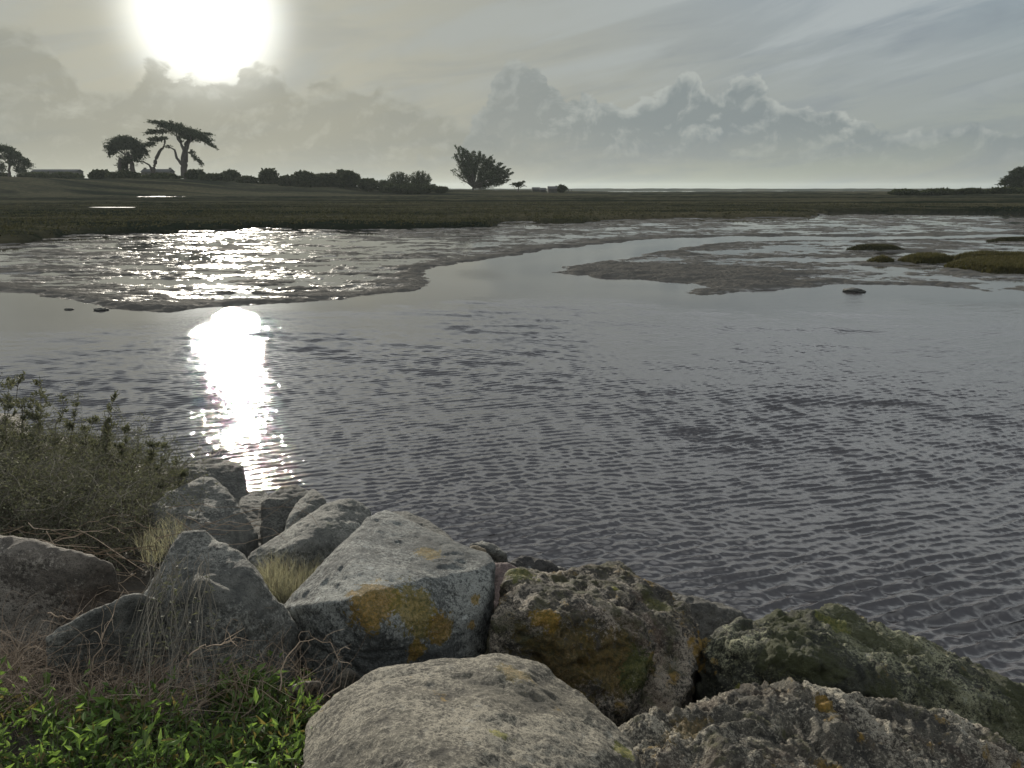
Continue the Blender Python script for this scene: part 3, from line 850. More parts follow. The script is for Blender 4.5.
# ------------------------------------------------------------------ vegetation builders
class Veg:
    """collects ribbons, tubes and leaves"""
    def __init__(self): self.V, self.F, self.n = [], [], 0
    def add(self, v, f):
        self.V.append(v); self.F.append(f + self.n); self.n += len(v)
    def tube(self, pts, r0, r1, sides=3):
        pts = np.asarray(pts, float); k = len(pts)
        t = np.gradient(pts, axis=0); t /= np.linalg.norm(t, axis=1, keepdims=True) + 1e-9
        ref = np.where(np.abs(t[:, 2:3]) > 0.9, [[1.0, 0, 0]], [[0, 0, 1.0]])
        a = np.cross(t, ref); a /= np.linalg.norm(a, axis=1, keepdims=True) + 1e-9
        b = np.cross(t, a)
        rad = np.linspace(r0, r1, k) if np.isscalar(r0) else np.asarray(r0)
        ang = np.linspace(0, 2 * np.pi, sides, endpoint=False)
        ring = pts[:, None] + rad[:, None, None] * (np.cos(ang)[None, :, None] * a[:, None] + np.sin(ang)[None, :, None] * b[:, None])
        v = ring.reshape(-1, 3)
        i = np.arange(k - 1)[:, None] * sides; j = np.arange(sides)[None]; j2 = (j + 1) % sides
        f = np.stack([i + j, i + j2, i + sides + j2, i + sides + j], -1).reshape(-1, 4)
        self.add(v, f)
    def leaves(self, pos, size, rng, up=0.3, aspect=0.4, direction=None, dirmix=0.0):
        """rhombic leaves, two folded halves in one quad"""
        n = len(pos)
        d = rng.normal(size=(n, 3)); d[:, 2] = np.abs(d[:, 2]) * 0.6 + up
        if direction is not None: d = d * (1 - dirmix) + np.asarray(direction) * dirmix * 2
        d /= np.linalg.norm(d, axis=1, keepdims=True)
        s = np.cross(d, rng.normal(size=(n, 3))); s /= np.linalg.norm(s, axis=1, keepdims=True) + 1e-9
        nn = np.cross(d, s)
        L = (size * (0.6 + 0.8 * rng.random(n)))[:, None]
        p0 = pos; p1 = pos + d * L * 0.45 + s * L * aspect * 0.5 + nn * L * 0.08
        p2 = pos + d * L - nn * L * 0.12; p3 = pos + d * L * 0.45 - s * L * aspect * 0.5 + nn * L * 0.08
        v = np.stack([p0, p1, p2, p3], 1).reshape(-1, 3)
        f = np.arange(4 * n).reshape(n, 4)
        self.add(v, f)
    def blades(self, pos, hgt, wid, rng, lean=(0, 0), spread=0.45):
        """grass blades of two quads, bent"""
        n = len(pos)
        a = rng.random(n) * 6.283
        s = np.stack([np.cos(a), np.sin(a), np.zeros(n)], 1) * (wid * (0.6 + 0.8 * rng.random(n)))[:, None] * 0.5
        b = rng.random(n) * 6.283
        hh = hgt * (0.5 + 0.8 * rng.random(n))
        ln = np.stack([np.cos(b) * spread * rng.random(n) + lean[0], np.sin(b) * spread * rng.random(n) + lean[1], np.zeros(n)], 1) * hh[:, None]
        up = np.stack([np.zeros(n), np.zeros(n), hh], 1)
        m = pos + up * 0.55 + ln * 0.35; t = pos + up * 0.95 + ln
        v = np.stack([pos - s, pos + s, m + s * 0.7, m - s * 0.7, t + s * 0.12, t - s * 0.12], 1).reshape(-1, 3)
        i = np.arange(n)[:, None] * 6
        f = np.concatenate([i + np.array([[0, 1, 2, 3]]), i + np.array([[3, 2, 4, 5]])])
        self.add(v, f)
    def build(self, name, mat, parent=None, smooth=False):
        return np_mesh(name, np.concatenate(self.V), np.concatenate(self.F), mat, parent, smooth)

def curve(p0, p1, bend, rng, k=5):
    p0, p1 = np.asarray(p0, float), np.asarray(p1, float)
    t = np.linspace(0, 1, k)[:, None]
    L = np.linalg.norm(p1 - p0)
    off = rng.normal(size=3) * bend * L
    return p0 + (p1 - p0) * t + off * (4 * t * (1 - t)) + rng.normal(size=(k, 3)) * 0.02 * L * (t > 0) * (t < 1)

# ------------------------------------------------------------------ far trees
def crown(vg, c, r, n, leaf, rng, shell=0.35):
    """leaf clumps through an uneven ellipsoid"""
    k = max(4, n // 40)
    u = rng.normal(size=(k, 3)); u /= np.linalg.norm(u, axis=1, keepdims=True)
    cc = c + u * (rng.random(k) ** shell)[:, None] * np.asarray(r)
    m = rng.integers(0, k, n)
    pos = cc[m] + rng.normal(size=(n, 3)) * np.asarray(r) * 0.16
    vg.leaves(pos, leaf, rng, up=0.1, aspect=0.6)

def far_tree(name, label, cat, Y, base, trunks, sprays, group=None, leaf=0.55, dens=1.0, seed=1, depth=0.5):
    """trunks: [(list of (px, py), w0 px, w1 px, dz)], sprays: flat foliage pads [(px, py, rx px, ry px, tilt deg, n)]"""
    rng = np.random.default_rng(seed)
    s = Y / ray(*base)[1]                                      # metres per pixel there
    root = empty(name, tuple(at_y(base[0], base[1], Y)), label, cat, group)
    vt = Veg()
    for pts, w0, w1, dz in trunks:
        q = np.array([at_y(px, py, Y) for px, py in pts])
        q[:, 1] += np.linspace(0, dz, len(q)) * s
        # refine
        t = np.linspace(0, len(q) - 1, len(q) * 3 - 2)
        q = np.stack([np.interp(t, np.arange(len(q)), q[:, i]) for i in range(3)], 1)
        q[1:-1] += rng.normal(size=(len(q) - 2, 3)) * 0.25 * s
        vt.tube(q, w0 * s / 2, w1 * s / 2, 6)
    vt.build('trunk', M_BARK, root, smooth=True)
    vc = Veg()
    for px, py, rx, ry, tilt, n in sprays:
        dz = (rng.random() - 0.5) * 2 * depth * rx
        c = at_y(px, py, Y); c[1] += dz * s
        n = int(n * dens)
        u = rng.normal(size=(n, 3)); u /= np.linalg.norm(u, axis=1, keepdims=True)
        u *= (rng.random(n) ** 0.4)[:, None]
        loc = u * np.array([rx, rx * 0.8, ry]) * s
        a = math.radians(tilt); ca_, sa_ = math.cos(a), math.sin(a)
        pos = np.stack([loc[:, 0] * ca_ - loc[:, 2] * sa_, loc[:, 1], loc[:, 0] * sa_ + loc[:, 2] * ca_], 1) + c
        vc.leaves(pos, leaf * 1.15, rng, up=0.2, aspect=0.6)
        # little twigs sticking out keep the edge uneven
        k = max(2, n // 26)
        e = rng.random(k) * 6.283
        tip = np.stack([np.cos(e) * rx * 1.28, (rng.random(k) - .5) * rx, np.abs(np.sin(e)) * ry * 1.35 * np.sign(np.sin(e))], 1) * s
        tip = np.stack([tip[:, 0] * ca_ - tip[:, 2] * sa_, tip[:, 1], tip[:, 0] * sa_ + tip[:, 2] * ca_], 1)
        for tp in tip:
            t = rng.random(14)[:, None]
            vc.leaves(c + tp * (0.7 + 0.4 * t) + rng.normal(size=(14, 3)) * 0.25 * s, leaf * 0.7, rng, up=0.2, aspect=0.4, direction=tp / np.linalg.norm(tp), dirmix=0.6)
    vc.build('crown', M_FARLEAF, root)
    return root

CY = 'cypresses on the far shore'
# tall umbrella shaped cypress
far_tree('cypress_tree', 'tallest far cypress, with a wide flat umbrella crown and a forked trunk, below the sun', 'tree', 290, (184, 178),
         [([(184, 178), (184, 168), (183, 158), (184, 148), (187, 140), (189, 134)], 7, 2.5, 3), ([(183, 166), (177, 158), (176, 150), (173, 148), (168, 146)], 3, 1, -4),
          ([(184, 150), (180, 143), (176, 138), (174, 132)], 3, 1, 5), ([(186, 162), (187, 152), (190, 143), (195, 134)], 4, 1.2, -5), ([(182, 142), (176, 136), (165, 128)], 1.5, .6, 3),
          ([(190, 142), (198, 136), (206, 134)], 1.6, .6, 2), ([(187, 152), (192, 154), (198, 160), (203, 164)], 1.2, .5, -3)],
         [(160, 123.5, 9, 2.0, -8, 500), (170, 127, 13, 3.6, -10, 1300), (182, 131, 15, 4.2, -14, 1700), (194, 134, 14, 4.0, -14, 1300), (203, 139, 9, 3.2, -22, 700), (211, 145, 7, 1.4, -28, 200),
          (153, 133, 7, 1.8, 6, 280), (162, 132, 6, 2.2, 4, 260), (188, 137, 9, 3.5, -8, 600), (171, 124, 1.6, 3.4, 0, 80), (181, 126, 1.3, 2.6, 0, 50), (196, 158, 5, 2.2, -50, 170), (201, 163, 4, 1.4, -50, 90),
          (192, 152, 2.5, 1.4, -40, 60), (168, 147, 3, 1.5, 20, 60), (150, 130.5, 4, .8, 0, 60), (207, 134, 5, 1.2, -10, 120)], CY, seed=3)
# bent thin tree
far_tree('cypress_tree', 'thin bent bare-trunked cypress with one small flat pad of leaves, between the two bigger ones', 'tree', 296, (154, 178),
         [([(154, 178), (153.5, 168), (155, 161), (158, 154), (161, 149), (164, 145), (164, 140)], 4.4, 1.6, 2), ([(153, 172), (149, 165), (145, 162), (140, 161)], 2.4, 1, -3)],
         [(158, 140, 8.5, 2.2, 4, 480), (150, 144, 5, 1.6, 8, 180), (164, 139, 4, 1.3, 0, 120), (146, 146, 4, 1.0, 0, 80)], CY, seed=8)
# domed one left of it
far_tree('cypress_tree', 'domed far cypress with dense ragged crown, left of the thin bent one', 'tree', 292, (134, 178),
         [([(134, 178), (132, 168), (130, 158), (126, 152)], 5.5, 2.5, 2), ([(121, 178), (121, 168), (122, 158)], 4.5, 2.5, -4), ([(127, 178), (126, 166), (124, 156)], 3, 2, 4), ([(130, 158), (138, 150), (142, 148)], 2, 1, 3), ([(126, 155), (116, 149), (110, 149)], 1.8, .8, 3)],
         [(124, 145, 13, 5.5, 0, 1500), (126, 141, 9, 3.5, 0, 700), (113, 148, 7, 3.0, 12, 420), (110, 153, 3.2, 2.0, 60, 110), (136, 148, 9, 5.5, -30, 950), (143, 152, 5, 3, -40, 260), (121, 139, 2, 2.5, 0, 60),
          (127, 138.5, 1.5, 2.2, 0, 50), (134, 142, 5, 2, -20, 200), (122, 166, 5, 7, 0, 420), (127, 160, 5, 5, 0, 260), (136, 158, 5, 5, 0, 260), (107, 146.5, 3.5, 1, 0, 60), (147, 146, 5, 1.2, 0, 90), (118, 143, 8, 3.5, 15, 600), (131, 144, 9, 5, -20, 900), (138, 154, 6, 4, -40, 400), (114, 152, 5, 3, 30, 200)], CY, seed=5, dens=1.5)
# tree on the left edge
far_tree('cypress_tree', 'leaning open-crowned cypress at the left edge of the far shore', 'tree', 285, (9, 178),
         [([(9, 178), (9, 170), (9, 160), (8, 152), (5, 147)], 2.8, 1, 2), ([(9, 168), (14, 162), (20, 160)], 1.5, .6, 2), ([(9, 164), (3, 158), (-4, 152)], 1.5, .6, -3)],
         [(5, 149, 8, 3, -10, 420), (12, 153, 10, 2.6, -18, 460), (20, 159, 9, 2.6, -25, 420), (24, 164, 7, 2.6, -20, 360), (-5, 158, 8, 3, 10, 300), (19, 169, 7, 3, 0, 260), (1, 168, 5, 4, 0, 260), (-2, 150, 7, 3, 10, 300), (22, 172, 6, 2, 0, 160), (10, 158, 7, 3, -20, 300), (15, 164, 6, 3, -20, 260)], CY, seed=12, dens=1.1)
# windswept cypress in the middle
def windswept():
    rng = np.random.default_rng(22)
    Y = 300.0
    base = (473, 192.5)
    s = Y / ray(*base)[1]
    root = empty('cypress_tree', tuple(at_y(*base, Y)), 'lone windswept fan-shaped cypress standing by itself mid-shore, swept to the right', 'tree', CY)
    vt, vc = Veg(), Veg()
    tips = [(458, 147.5, 1), (463, 150, 1), (457, 154, .8), (461, 158, .8), (455, 157.5, .3), (467, 152.5, 1), (473, 153, 1), (479, 154, 1), (483, 157, 1), (489, 159, 1), (494, 162, 1), (499, 163.5, 1), (503, 167, 1),
            (508, 171, 1), (510, 174, .7), (507, 176, 1), (506, 180, 1), (501, 182, 1), (494, 184, 1), (486, 186, .5), (453, 170, .35), (460, 175, .3), (470, 160, 1), (478, 162, 1), (486, 166, 1), (493, 171, 1), (498, 175, 1), (466, 164, 1),
            (488, 177, .9), (481, 172, 1), (475, 168, 1), (461, 166, .6), (463, 171, .5)]
    trunk = at_y(473, 192.5, Y); fork = at_y(473.5, 187, Y)
    vt.tube([trunk, at_y(473, 190, Y), fork], [1.9 * s, 1.3 * s, 1.2 * s], 0, 6)
    for tx, ty, w in tips:
        for rep in range(3):
            tip = at_y(tx + rng.normal() * 1.6, ty + rng.normal() * .8, Y)
            tip[1] += rng.normal() * 6.5 * s * (1 - abs(ty - 168) / 60)
            q = curve(fork + rng.normal(size=3) * .25 * s, tip, 0.05, rng, 7)
            q[:, 2] -= np.sin(np.linspace(0, np.pi, 7)) * 0.6 * s
            vt.tube(q, 0.55 * s, 0.10 * s, 4)
            n = int(150 * w)
            t = 0.50 + 0.55 * rng.random(n) ** 0.75
            pos = np.stack([np.interp(t, np.linspace(0, 1, 7), q[:, i]) for i in range(3)], 1)
            wd = 3.2 * s * (1.1 - t) + 0.45 * s
            pos += rng.normal(size=(n, 3)) * wd[:, None] * np.array([.8, .9, .6])
            dr = (tip - fork); dr /= np.linalg.norm(dr)
            vc.leaves(pos, 0.55, rng, up=0.1, aspect=0.4, direction=dr, dirmix=0.5)
    for px, py, rx, ry, tilt in [(463, 154, 5, 2, 60), (469, 160, 7, 4.5, 40), (478, 160, 8, 3.6, -15), (487, 164, 9, 3.6, -20), (495, 169, 9, 3.2, -20), (500, 174, 8, 2.8, -10), (499, 180, 5, 1.6, 0),
                                 (480, 170, 9, 5, 0), (489, 176, 9, 4, 0), (472, 168, 6, 5, 60)]:
        n = int(12 * rx * ry)
        c = at_y(px, py, Y + rng.normal() * 3)
        u = rng.normal(size=(n, 3)) * np.array([.5, .6, .5]) * np.array([rx, rx, ry]) * s
        a = math.radians(tilt)
        pos = np.stack([u[:, 0] * math.cos(a) - u[:, 2] * math.sin(a), u[:, 1], u[:, 0] * math.sin(a) + u[:, 2] * math.cos(a)], 1) + c
        vc.leaves(pos, 0.6, rng, up=0.2, aspect=0.5)
    vt.build('trunk', M_BARK, root, smooth=True)
    vc.build('crown', M_FARLEAF, root)
windswept()
far_tree('small_tree', 'tiny flat-topped tree standing alone right of the windswept cypress', 'tree', 292, (519, 193),
         [([(518, 193), (518.5, 189), (519, 186)], 1.6, 1.0, 0), ([(520, 188), (524, 185), (527, 187)], .9, .5, 1)],
         [(516, 184.5, 5, 1.4, 0, 260), (520, 184, 4, 2.0, 0, 220), (523.5, 182, 1.6, 1.2, 0, 60), (518, 186.5, 3.5, 1.2, 0, 120)], seed=31, leaf=0.4)
far_tree('pine_tree', 'dark spreading pine cut by the right edge of the picture', 'tree', 300, (1018, 192),
         [([(1018, 192), (1017, 184), (1019, 176), (1024, 170)], 3, 1, 2), ([(1018, 186), (1010, 182), (1004, 182)], 1.2, .5, -2), ([(1019, 182), (1028, 176), (1034, 174)], 1.2, .5, 2)],
         [(1015, 175, 7, 2.6, 20, 420), (1023, 171, 8, 3.4, 10, 600), (1009, 180, 7, 2.4, 15, 380), (1005, 184, 6, 1.8, 5, 240), (1016, 183, 9, 3.4, 0, 620), (1030, 178, 11, 5, 0, 900), (1026, 187, 10, 3, 0, 520), (1034, 168, 8, 4, 0, 500),
          (1008, 177, 3, 1.2, 30, 80), (1012, 187, 9, 3, 0, 500), (1020, 178, 8, 4, 0, 600), (1019, 169, 2.5, 1.5, 0, 80), (1012, 172.5, 3, 1.2, 20, 80), (1004, 181, 3, 1, 10, 60)], seed=15, dens=0.9)

# shrubs along the far rise, each its own plant
def shrub(px, top, rx, Y, label, seed, base_py, feathery=False):
    rng = np.random.default_rng(seed)
    s = Y / ray(px, base_py)[1]
    root = empty('shrub', tuple(at_y(px, base_py, Y)), label, 'shrub', 'shrubs along the far shore')
    hgt = (base_py - top) * s
    c = at_y(px, (base_py + top) / 2, Y)
    vc = Veg()
    r = np.array([rx * s, rx * s * 0.8, hgt / 2 * 1.02])
    n = int(min(3200, 90 * rx * (base_py - top) ** 0.5))
    if not feathery:
        u = rng.normal(size=(n, 3)); u /= np.linalg.norm(u, axis=1, keepdims=True)
        u[:, 2] = np.where(u[:, 2] < -0.2, u[:, 2] * 0.9, u[:, 2])
        bump_ = 1 + 0.24 * fbm(u * 2.6 + seed, 4, seed, 0.6)
        pos = c + u * r * (rng.random(n) ** 0.18)[:, None] * bump_[:, None]
        vc.leaves(pos, 0.9, rng, up=0.1, aspect=0.75)
    else:
        g0 = at_y(px, base_py, Y)
        for i in range(int(rx * 9)):
            a = rng.random() * 6.283; e = rng.random() ** 0.5
            tip = np.array([math.cos(a) * e, math.sin(a) * e, 0]) * r
            tip[2] = hgt * (0.55 + 0.5 * math.sqrt(max(0, 1 - e * e))) * (0.9 + .2 * rng.random())
            t = (0.02 + 0.98 * rng.random(55))[:, None]
            pos = g0 + np.array([tip[0] * .4, tip[1] * .4, 0]) + (tip * np.array([.6, .6, 1])) * t + rng.normal(size=(55, 3)) * 0.32 * s
            vc.leaves(pos, 0.5, rng, up=0.6, aspect=0.35)
    vc.build('crown', M_HEDGE, root)
    vs = Veg()
    g0 = at_y(px, base_py + 1, Y)
    for i in range(4):
        tip = g0 + np.array([(rng.random() - .5) * rx * s, (rng.random() - .5) * rx * s, hgt * .55])
        vs.tube(curve(g0, tip, .05, rng, 4), .16, .05, 4)
    vs.build('stem', M_BARK, root, True)
SHR = [
    (-90, 168, 40, 286, 'tall dark hedge bush off beyond the left edge of the far shore', 178),
    (-25, 171, 30, 283, 'low dark bush left of the leaning cypress on the far shore', 180),
    (35, 174.0, 15, 276, 'low bush directly below the long shed roof on the far shore', 181),
    (66, 174.5, 14, 270, 'low flat bush right of the long shed roof on the far shore', 182),
    (100, 171.5, 10, 276, 'small rounded bush left of the domed cypress', 181),
    (124, 173.0, 16, 268, 'low wide bush at the foot of the domed cypress', 182),
    (162, 175.0, 18, 268, 'low bush in front of the small cottage', 183),
    (196, 171.5, 9, 275, 'ragged bush at the foot of the tallest cypress', 182),
    (214, 175, 14, 270, 'low bush under the sun glare on the far shore', 184),
    (231, 172, 9, 276, 'ragged bush with thin top twigs right of the sun glare', 184),
    (247, 177.5, 10, 272, 'low gap-filling bush just left of the tall round bush', 187),
    (269, 171.5, 8.5, 275, 'tall round bush with a flat knob top, left of the long hedge', 188),
    (286, 177, 7, 272, 'small bush right of the tall round bush', 189),
    (305, 173.8, 14, 272, 'left end bush of the long clipped-looking hedge', 190),
    (325, 174.5, 11, 275, 'middle bush of the long clipped-looking hedge', 190),
    (346, 171.5, 13, 275, 'tallest right end bush of the long hedge', 190),
    (368, 180.5, 9, 268, 'low sloping bush right of the long hedge', 191),
]
for i, (px, top, rx, Y, lb, bp) in enumerate(SHR):
    shrub(px, top, rx, Y, lb, 100 + i, bp)
shrub(400, 174.5, 13, 272, 'feathery upright bush of fine stems, left one of the pair before the windswept cypress', 140, 192.5, True)
shrub(420, 174.0, 13, 274, 'feathery upright bush of fine stems, right one of the pair before the windswept cypress', 141, 192.5, True)
shrub(383, 181.5, 8, 270, 'low feathery bush leaning against the left of the feathery pair', 142, 192, True)
shrub(410, 184.5, 26, 268, 'broad low bush at the foot of the feathery pair', 144, 194)
shrub(441, 187.8, 9, 270, 'flat low bush between the feathery pair and the windswept cypress', 143, 193, True)
for i, (px, top, rx) in enumerate([(905, 191.2, 13), (938, 190.5, 15), (970, 190.2, 13), (1003, 189.4, 17), (1045, 188.5, 26)]):
    shrub(px, top, rx, 255, ['thin low leftmost bush of the hedge line on the right horizon', 'low second bush of the hedge line on the right horizon', 'low middle bush of the right horizon hedge line',
                             'low bush under the dark pine at the right', 'low bush behind the dark pine at the right edge'][i], 160 + i, 195.5)

# ------------------------------------------------------------------ far buildings
M_WALL = mat_plain('dull_render_wall', (0.08, 0.078, 0.07), (0.14, 0.135, 0.12), 0.6, 0.9)
M_ROOF = mat_plain('slate_roof', (0.030, 0.032, 0.032), (0.06, 0.06, 0.06), 1.2, 0.8)
M_DARK = mat_plain('dark_opening', (0.012, 0.012, 0.012), (0.02, 0.02, 0.02), 1.0, 0.6)
M_WOOD = mat_plain('grey_wood', (0.03, 0.028, 0.024), (0.06, 0.055, 0.048), 2.0, 0.9)
def prism(name, mat, parent, c, sx, sy, z0, z1, ridge=None, over=0.0):
    """box, or a gabled roof when ridge is given (ridge along x)"""
    bm = bmesh.new()
    x0, x1, y0, y1 = c[0] - sx / 2 - over, c[0] + sx / 2 + over, c[1] - sy / 2 - over, c[1] + sy / 2 + over
    if ridge is None:
        v = [bm.verts.new(p) for p in [(x0, y0, z0), (x1, y0, z0), (x1, y1, z0), (x0, y1, z0), (x0, y0, z1), (x1, y0, z1), (x1, y1, z1), (x0, y1, z1)]]
        for f in [(3, 2, 1, 0), (4, 5, 6, 7), (0, 1, 5, 4), (1, 2, 6, 5), (2, 3, 7, 6), (3, 0, 4, 7)]: bm.faces.new([v[i] for i in f])
    else:
        ym = (y0 + y1) / 2
        v = [bm.verts.new(p) for p in [(x0, y0, z0), (x1, y0, z0), (x1, y1, z0), (x0, y1, z0), (x0, ym, ridge), (x1, ym, ridge)]]
        for f in [(3, 2, 1, 0), (0, 1, 5, 4), (2, 3, 4, 5), (1, 2, 5), (3, 0, 4)]: bm.faces.new([v[i] for i in f])
    bmesh.ops.bevel(bm, geom=list(bm.edges), offset=0.03, segments=1, affect='EDGES')
    me = bpy.data.meshes.new(name); bm.to_mesh(me); bm.free()
    me.transform(Matrix.Translation(-Vector(parent.location)))
    me.materials.append(mat)
    return link(bpy.data.objects.new(name, me), parent)

def house(label, pxl, pxr, py_eave, py_ridge, py_base, Y, chimney=True):
    a, b = at_y(pxl, py_eave, Y), at_y(pxr, py_eave, Y)
    zr = at_y((pxl + pxr) / 2, py_ridge, Y + 2.5)[2]
    zb = at_y(pxl, py_base, Y)[2]
    w = b[0] - a[0]
    c = ((a[0] + b[0]) / 2, Y + 2.5)
    root = empty('house', (c[0], c[1], zb), label, 'house')
    prism('wall', M_WALL, root, c, w, 5, zb - 0.5, a[2])
    rf = prism('roof', M_ROOF, root, c, w, 5, a[2] + 0.004, zr, ridge=zr, over=0.3)
    if chimney:
        for sx in (-1, 1):
            ch = prism('chimney', M_WALL, root, (c[0] + sx * (w / 2 - 0.5), c[1]), 0.7, 0.9, zr - 0.8, zr + 0.5)
    for i in range(3):
        wx = c[0] - w / 2 + w * (i + .5) / 3
        prism('window' if i != 1 else 'door', M_DARK, root, (wx, Y - 0.02), 0.9, 0.06, zb + (1.0 if i != 1 else 0.02), min(zb + 2.1, a[2] - .1))
    return root
house('long low shed roof on the far rise, right of the leaning cypress', 31, 76, 171.5, 169.3, 181, 296, chimney=False)
house('small cottage with a chimney at each end, under the thin bent cypress', 141, 169, 171.8, 169.0, 181, 302)

# small sheds, posts and gate by the landing, far away right of the windswept cypress
def shed(label, px, wpx, top, Y, arch=False):
    zb = at_y(px, 193.3, Y)[2]; zt = at_y(px, top, Y)[2]
    s = Y / ray(px, 190)[1]
    c = (at_y(px, 190, Y)[0], Y + 1.2)
    root = empty('shed', (c[0], c[1], zb), label, 'shed', 'sheds on the far shore')
    w = wpx * s
    prism('wall', M_WOOD, root, c, w, 2.4, zb - 0.3, zt - 0.35 * (zt - zb))
    prism('roof', M_ROOF, root, c, w, 2.4, zt - 0.35 * (zt - zb) + .004, zt, ridge=zt, over=0.15)
    prism('door', M_DARK, root, (c[0], Y - 0.02), w * .35, 0.06, zb + .02, zb + 0.5 * (zt - zb))
shed('low dark shed with open front, leftmost of the far sheds', 536, 7.5, 187.2, 296)
shed('smallest low shed in the middle of the far sheds', 543, 5.5, 187.8, 292)
shed('taller dark shed with a door, right of the far sheds', 552.5, 9, 186.2, 294, True)
shrub(561.5, 186.4, 4.5, 300, 'small grey rounded bush behind the tall far shed', 171, 192.5)
def post(px, top, Y, label):
    g0 = at_y(px, 193.5, Y); t0 = at_y(px, top, Y)
    v = Veg(); v.tube([g0 - [0, 0, .4], (g0 + t0) / 2, t0], 0.14, 0.11, 8)
    V = np.concatenate(v.V); F = np.concatenate(v.F)
    o = np_mesh('fence_post', V, F, M_WOOD)
    tag(o, label, 'post', 'fence posts on the far shore')
post(568.5, 188.5, 294, 'dark upright post right of the tall far shed, nearer the shed of the two')
post(571.3, 189.3, 294, 'dark upright post right of the tall far shed, farther from the shed of the two')
post(496, 190.0, 288, 'single short stout post right of the windswept cypress')

# ------------------------------------------------------------------ grass on the marsh
def build_marsh_grass():
    rng = np.random.default_rng(5)
    n = 60000
    D = 55 * (260 / 55) ** (rng.random(n) ** 1.0)
    a = np.radians((rng.random(n) - .5) * 88)
    x, y = D * np.sin(a), D * np.cos(a)
    h, s = marsh_z(x, y)
    cl = fbm2(x / 7, y / 4, 3, 501)
    for q in POOLS: s = np.where((sdf(q, x, y) > -1) | (sdf(q, x * 1.04, y * 1.04) > -0.5), -1, s)
    k = (s > 0.15) & (rng.random(n) < 0.4 + 0.6 * sstep(cl, -.4, .4)) & (D < 150)
    pos = np.stack([x, y, h - 0.05], 1)[k]
    v = Veg()
    for q in range(3):
        v.blades(pos + np.c_[rng.normal(size=(len(pos), 2)) * .12, np.zeros(len(pos))], 0.17, 0.16, rng, lean=(0.15, 0), spread=.8)
    tag(v.build('marsh_grass', M_GRASS), kind='stuff')
build_marsh_grass()

# grassy tussocks standing in the mud on the right
def tussock(label, pts, hgt, seed, mat=None, dens=260):
    rng = np.random.default_rng(seed)
    pg = poly(pts, 0.05)
    c = pg.mean(0)
    x0, y0 = pg.min(0); x1, y1 = pg.max(0)
    n = int(dens * (x1 - x0) * (y1 - y0)) + 400
    x = x0 + (x1 - x0) * rng.random(n); y = y0 + (y1 - y0) * rng.random(n)
    s = sdf(pg, x, y); k = s > 0
    x, y, s = x[k], y[k], s[k]
    hz = 0.02 + 0.16 * sstep(s, 0, 0.5)
    root = empty('grass_tussock', (c[0], c[1], 0.0), label, 'grass tussock', 'grassy tussocks in the mud')
    # mound
    gx, gy = np.meshgrid(np.linspace(x0 - .3, x1 + .3, 90), np.linspace(y0 - .3, y1 + .3, 60))
    gs = sdf(pg, gx.ravel(), gy.ravel()) + 0.06 * fbm2(gx.ravel() * 3, gy.ravel() * 3, 3, seed)
    gz = np.where(gs > 0, 0.02 + 0.16 * sstep(gs, 0, 0.5), -0.3 * sstep(-gs, 0, .3))
    idx = np.arange(gx.size).reshape(gx.shape)
    f = np.stack([idx[:-1, :-1], idx[:-1, 1:], idx[1:, 1:], idx[1:, :-1]], -1).reshape(-1, 4)
    np_mesh('mound', np.stack([gx.ravel(), gy.ravel(), gz], 1), f, M_MARSH, root, True)
    v = Veg()
    for q in range(3):
        v.blades(np.stack([x, y, hz - 0.02], 1) + np.c_[rng.normal(size=(len(x), 2)) * .03, np.zeros(len(x))], hgt * 1.0, 0.025, rng, lean=(0.1, 0))
    v.build('grass', mat or M_TUSS, root)
tussock('largest olive-yellow grass tussock at the right edge, nearest of the tussocks in the mud',
        [(944, 266), (955, 262.5), (975, 260), (1000, 260), (1060, 260), (1100, 268), (1060, 274), (1024, 274), (990, 272.5), (965, 269.5)], 0.16, 1)
tussock('long yellow-topped grass tussock just behind the largest one at the right edge',
        [(950, 257.5), (975, 255), (1010, 256), (1080, 257), (1080, 261), (1010, 260), (970, 260)], 0.17, 2)
tussock('middle-sized dark green grass tussock left of the largest one',
        [(898, 260.5), (905, 257.5), (925, 256.5), (950, 257.5), (953, 260.5), (940, 263), (915, 263)], 0.16, 3)
tussock('smallest round grass tussock of the group in the mud', [(866, 261.5), (872, 259), (884, 258.2), (893, 260), (894, 262), (880, 262.6)], 0.13, 4)
tussock('flat dark grass tussock alone behind the smallest round one', [(846, 248.8), (858, 247.2), (885, 247.0), (900, 248.6), (905, 250.2), (885, 250.4), (858, 250)], 0.12, 6, M_GRASS)
tussock('dark flat tussock far right, beside the bright channel', [(985, 240.6), (1005, 239.4), (1030, 239), (1060, 239.4), (1060, 241.4), (1005, 241.4)], 0.10, 7, M_GRASS)

# two little stones in front of the left mud
def pebble(px, py, rx, label, seed):
    rng = np.random.default_rng(seed)
    c = at(px, py, 0.0)
    bm = bmesh.new(); bmesh.ops.create_icosphere(bm, subdivisions=4, radius=1)
    V = np.array([v.co for v in bm.verts]); F = np.array([[v.index for v in f.verts] for f in bm.faces]); bm.free()
    V = V * (1 + 0.25 * fbm(V * 1.6 + seed, 4, seed))[:, None] * np.array([rx, rx * .9, rx * .28])
    o = np_mesh('stone', V, F, GREY('mud_stone', 0.35, grain=1.2), None, True)
    o.location = (c[0], c[1], 0.01)
    tag(o, label, 'stone', 'stones in the shallows')
pebble(101, 310, 0.20, 'dark stone in the shallows off the left mud bank, larger of the two', 3)
pebble(69, 309.5, 0.11, 'dark stone in the shallows off the left mud bank, smaller of the two', 5)
pebble(854, 291.4, 0.33, 'flat dark stone awash in the shallows below the grass tussocks', 7)

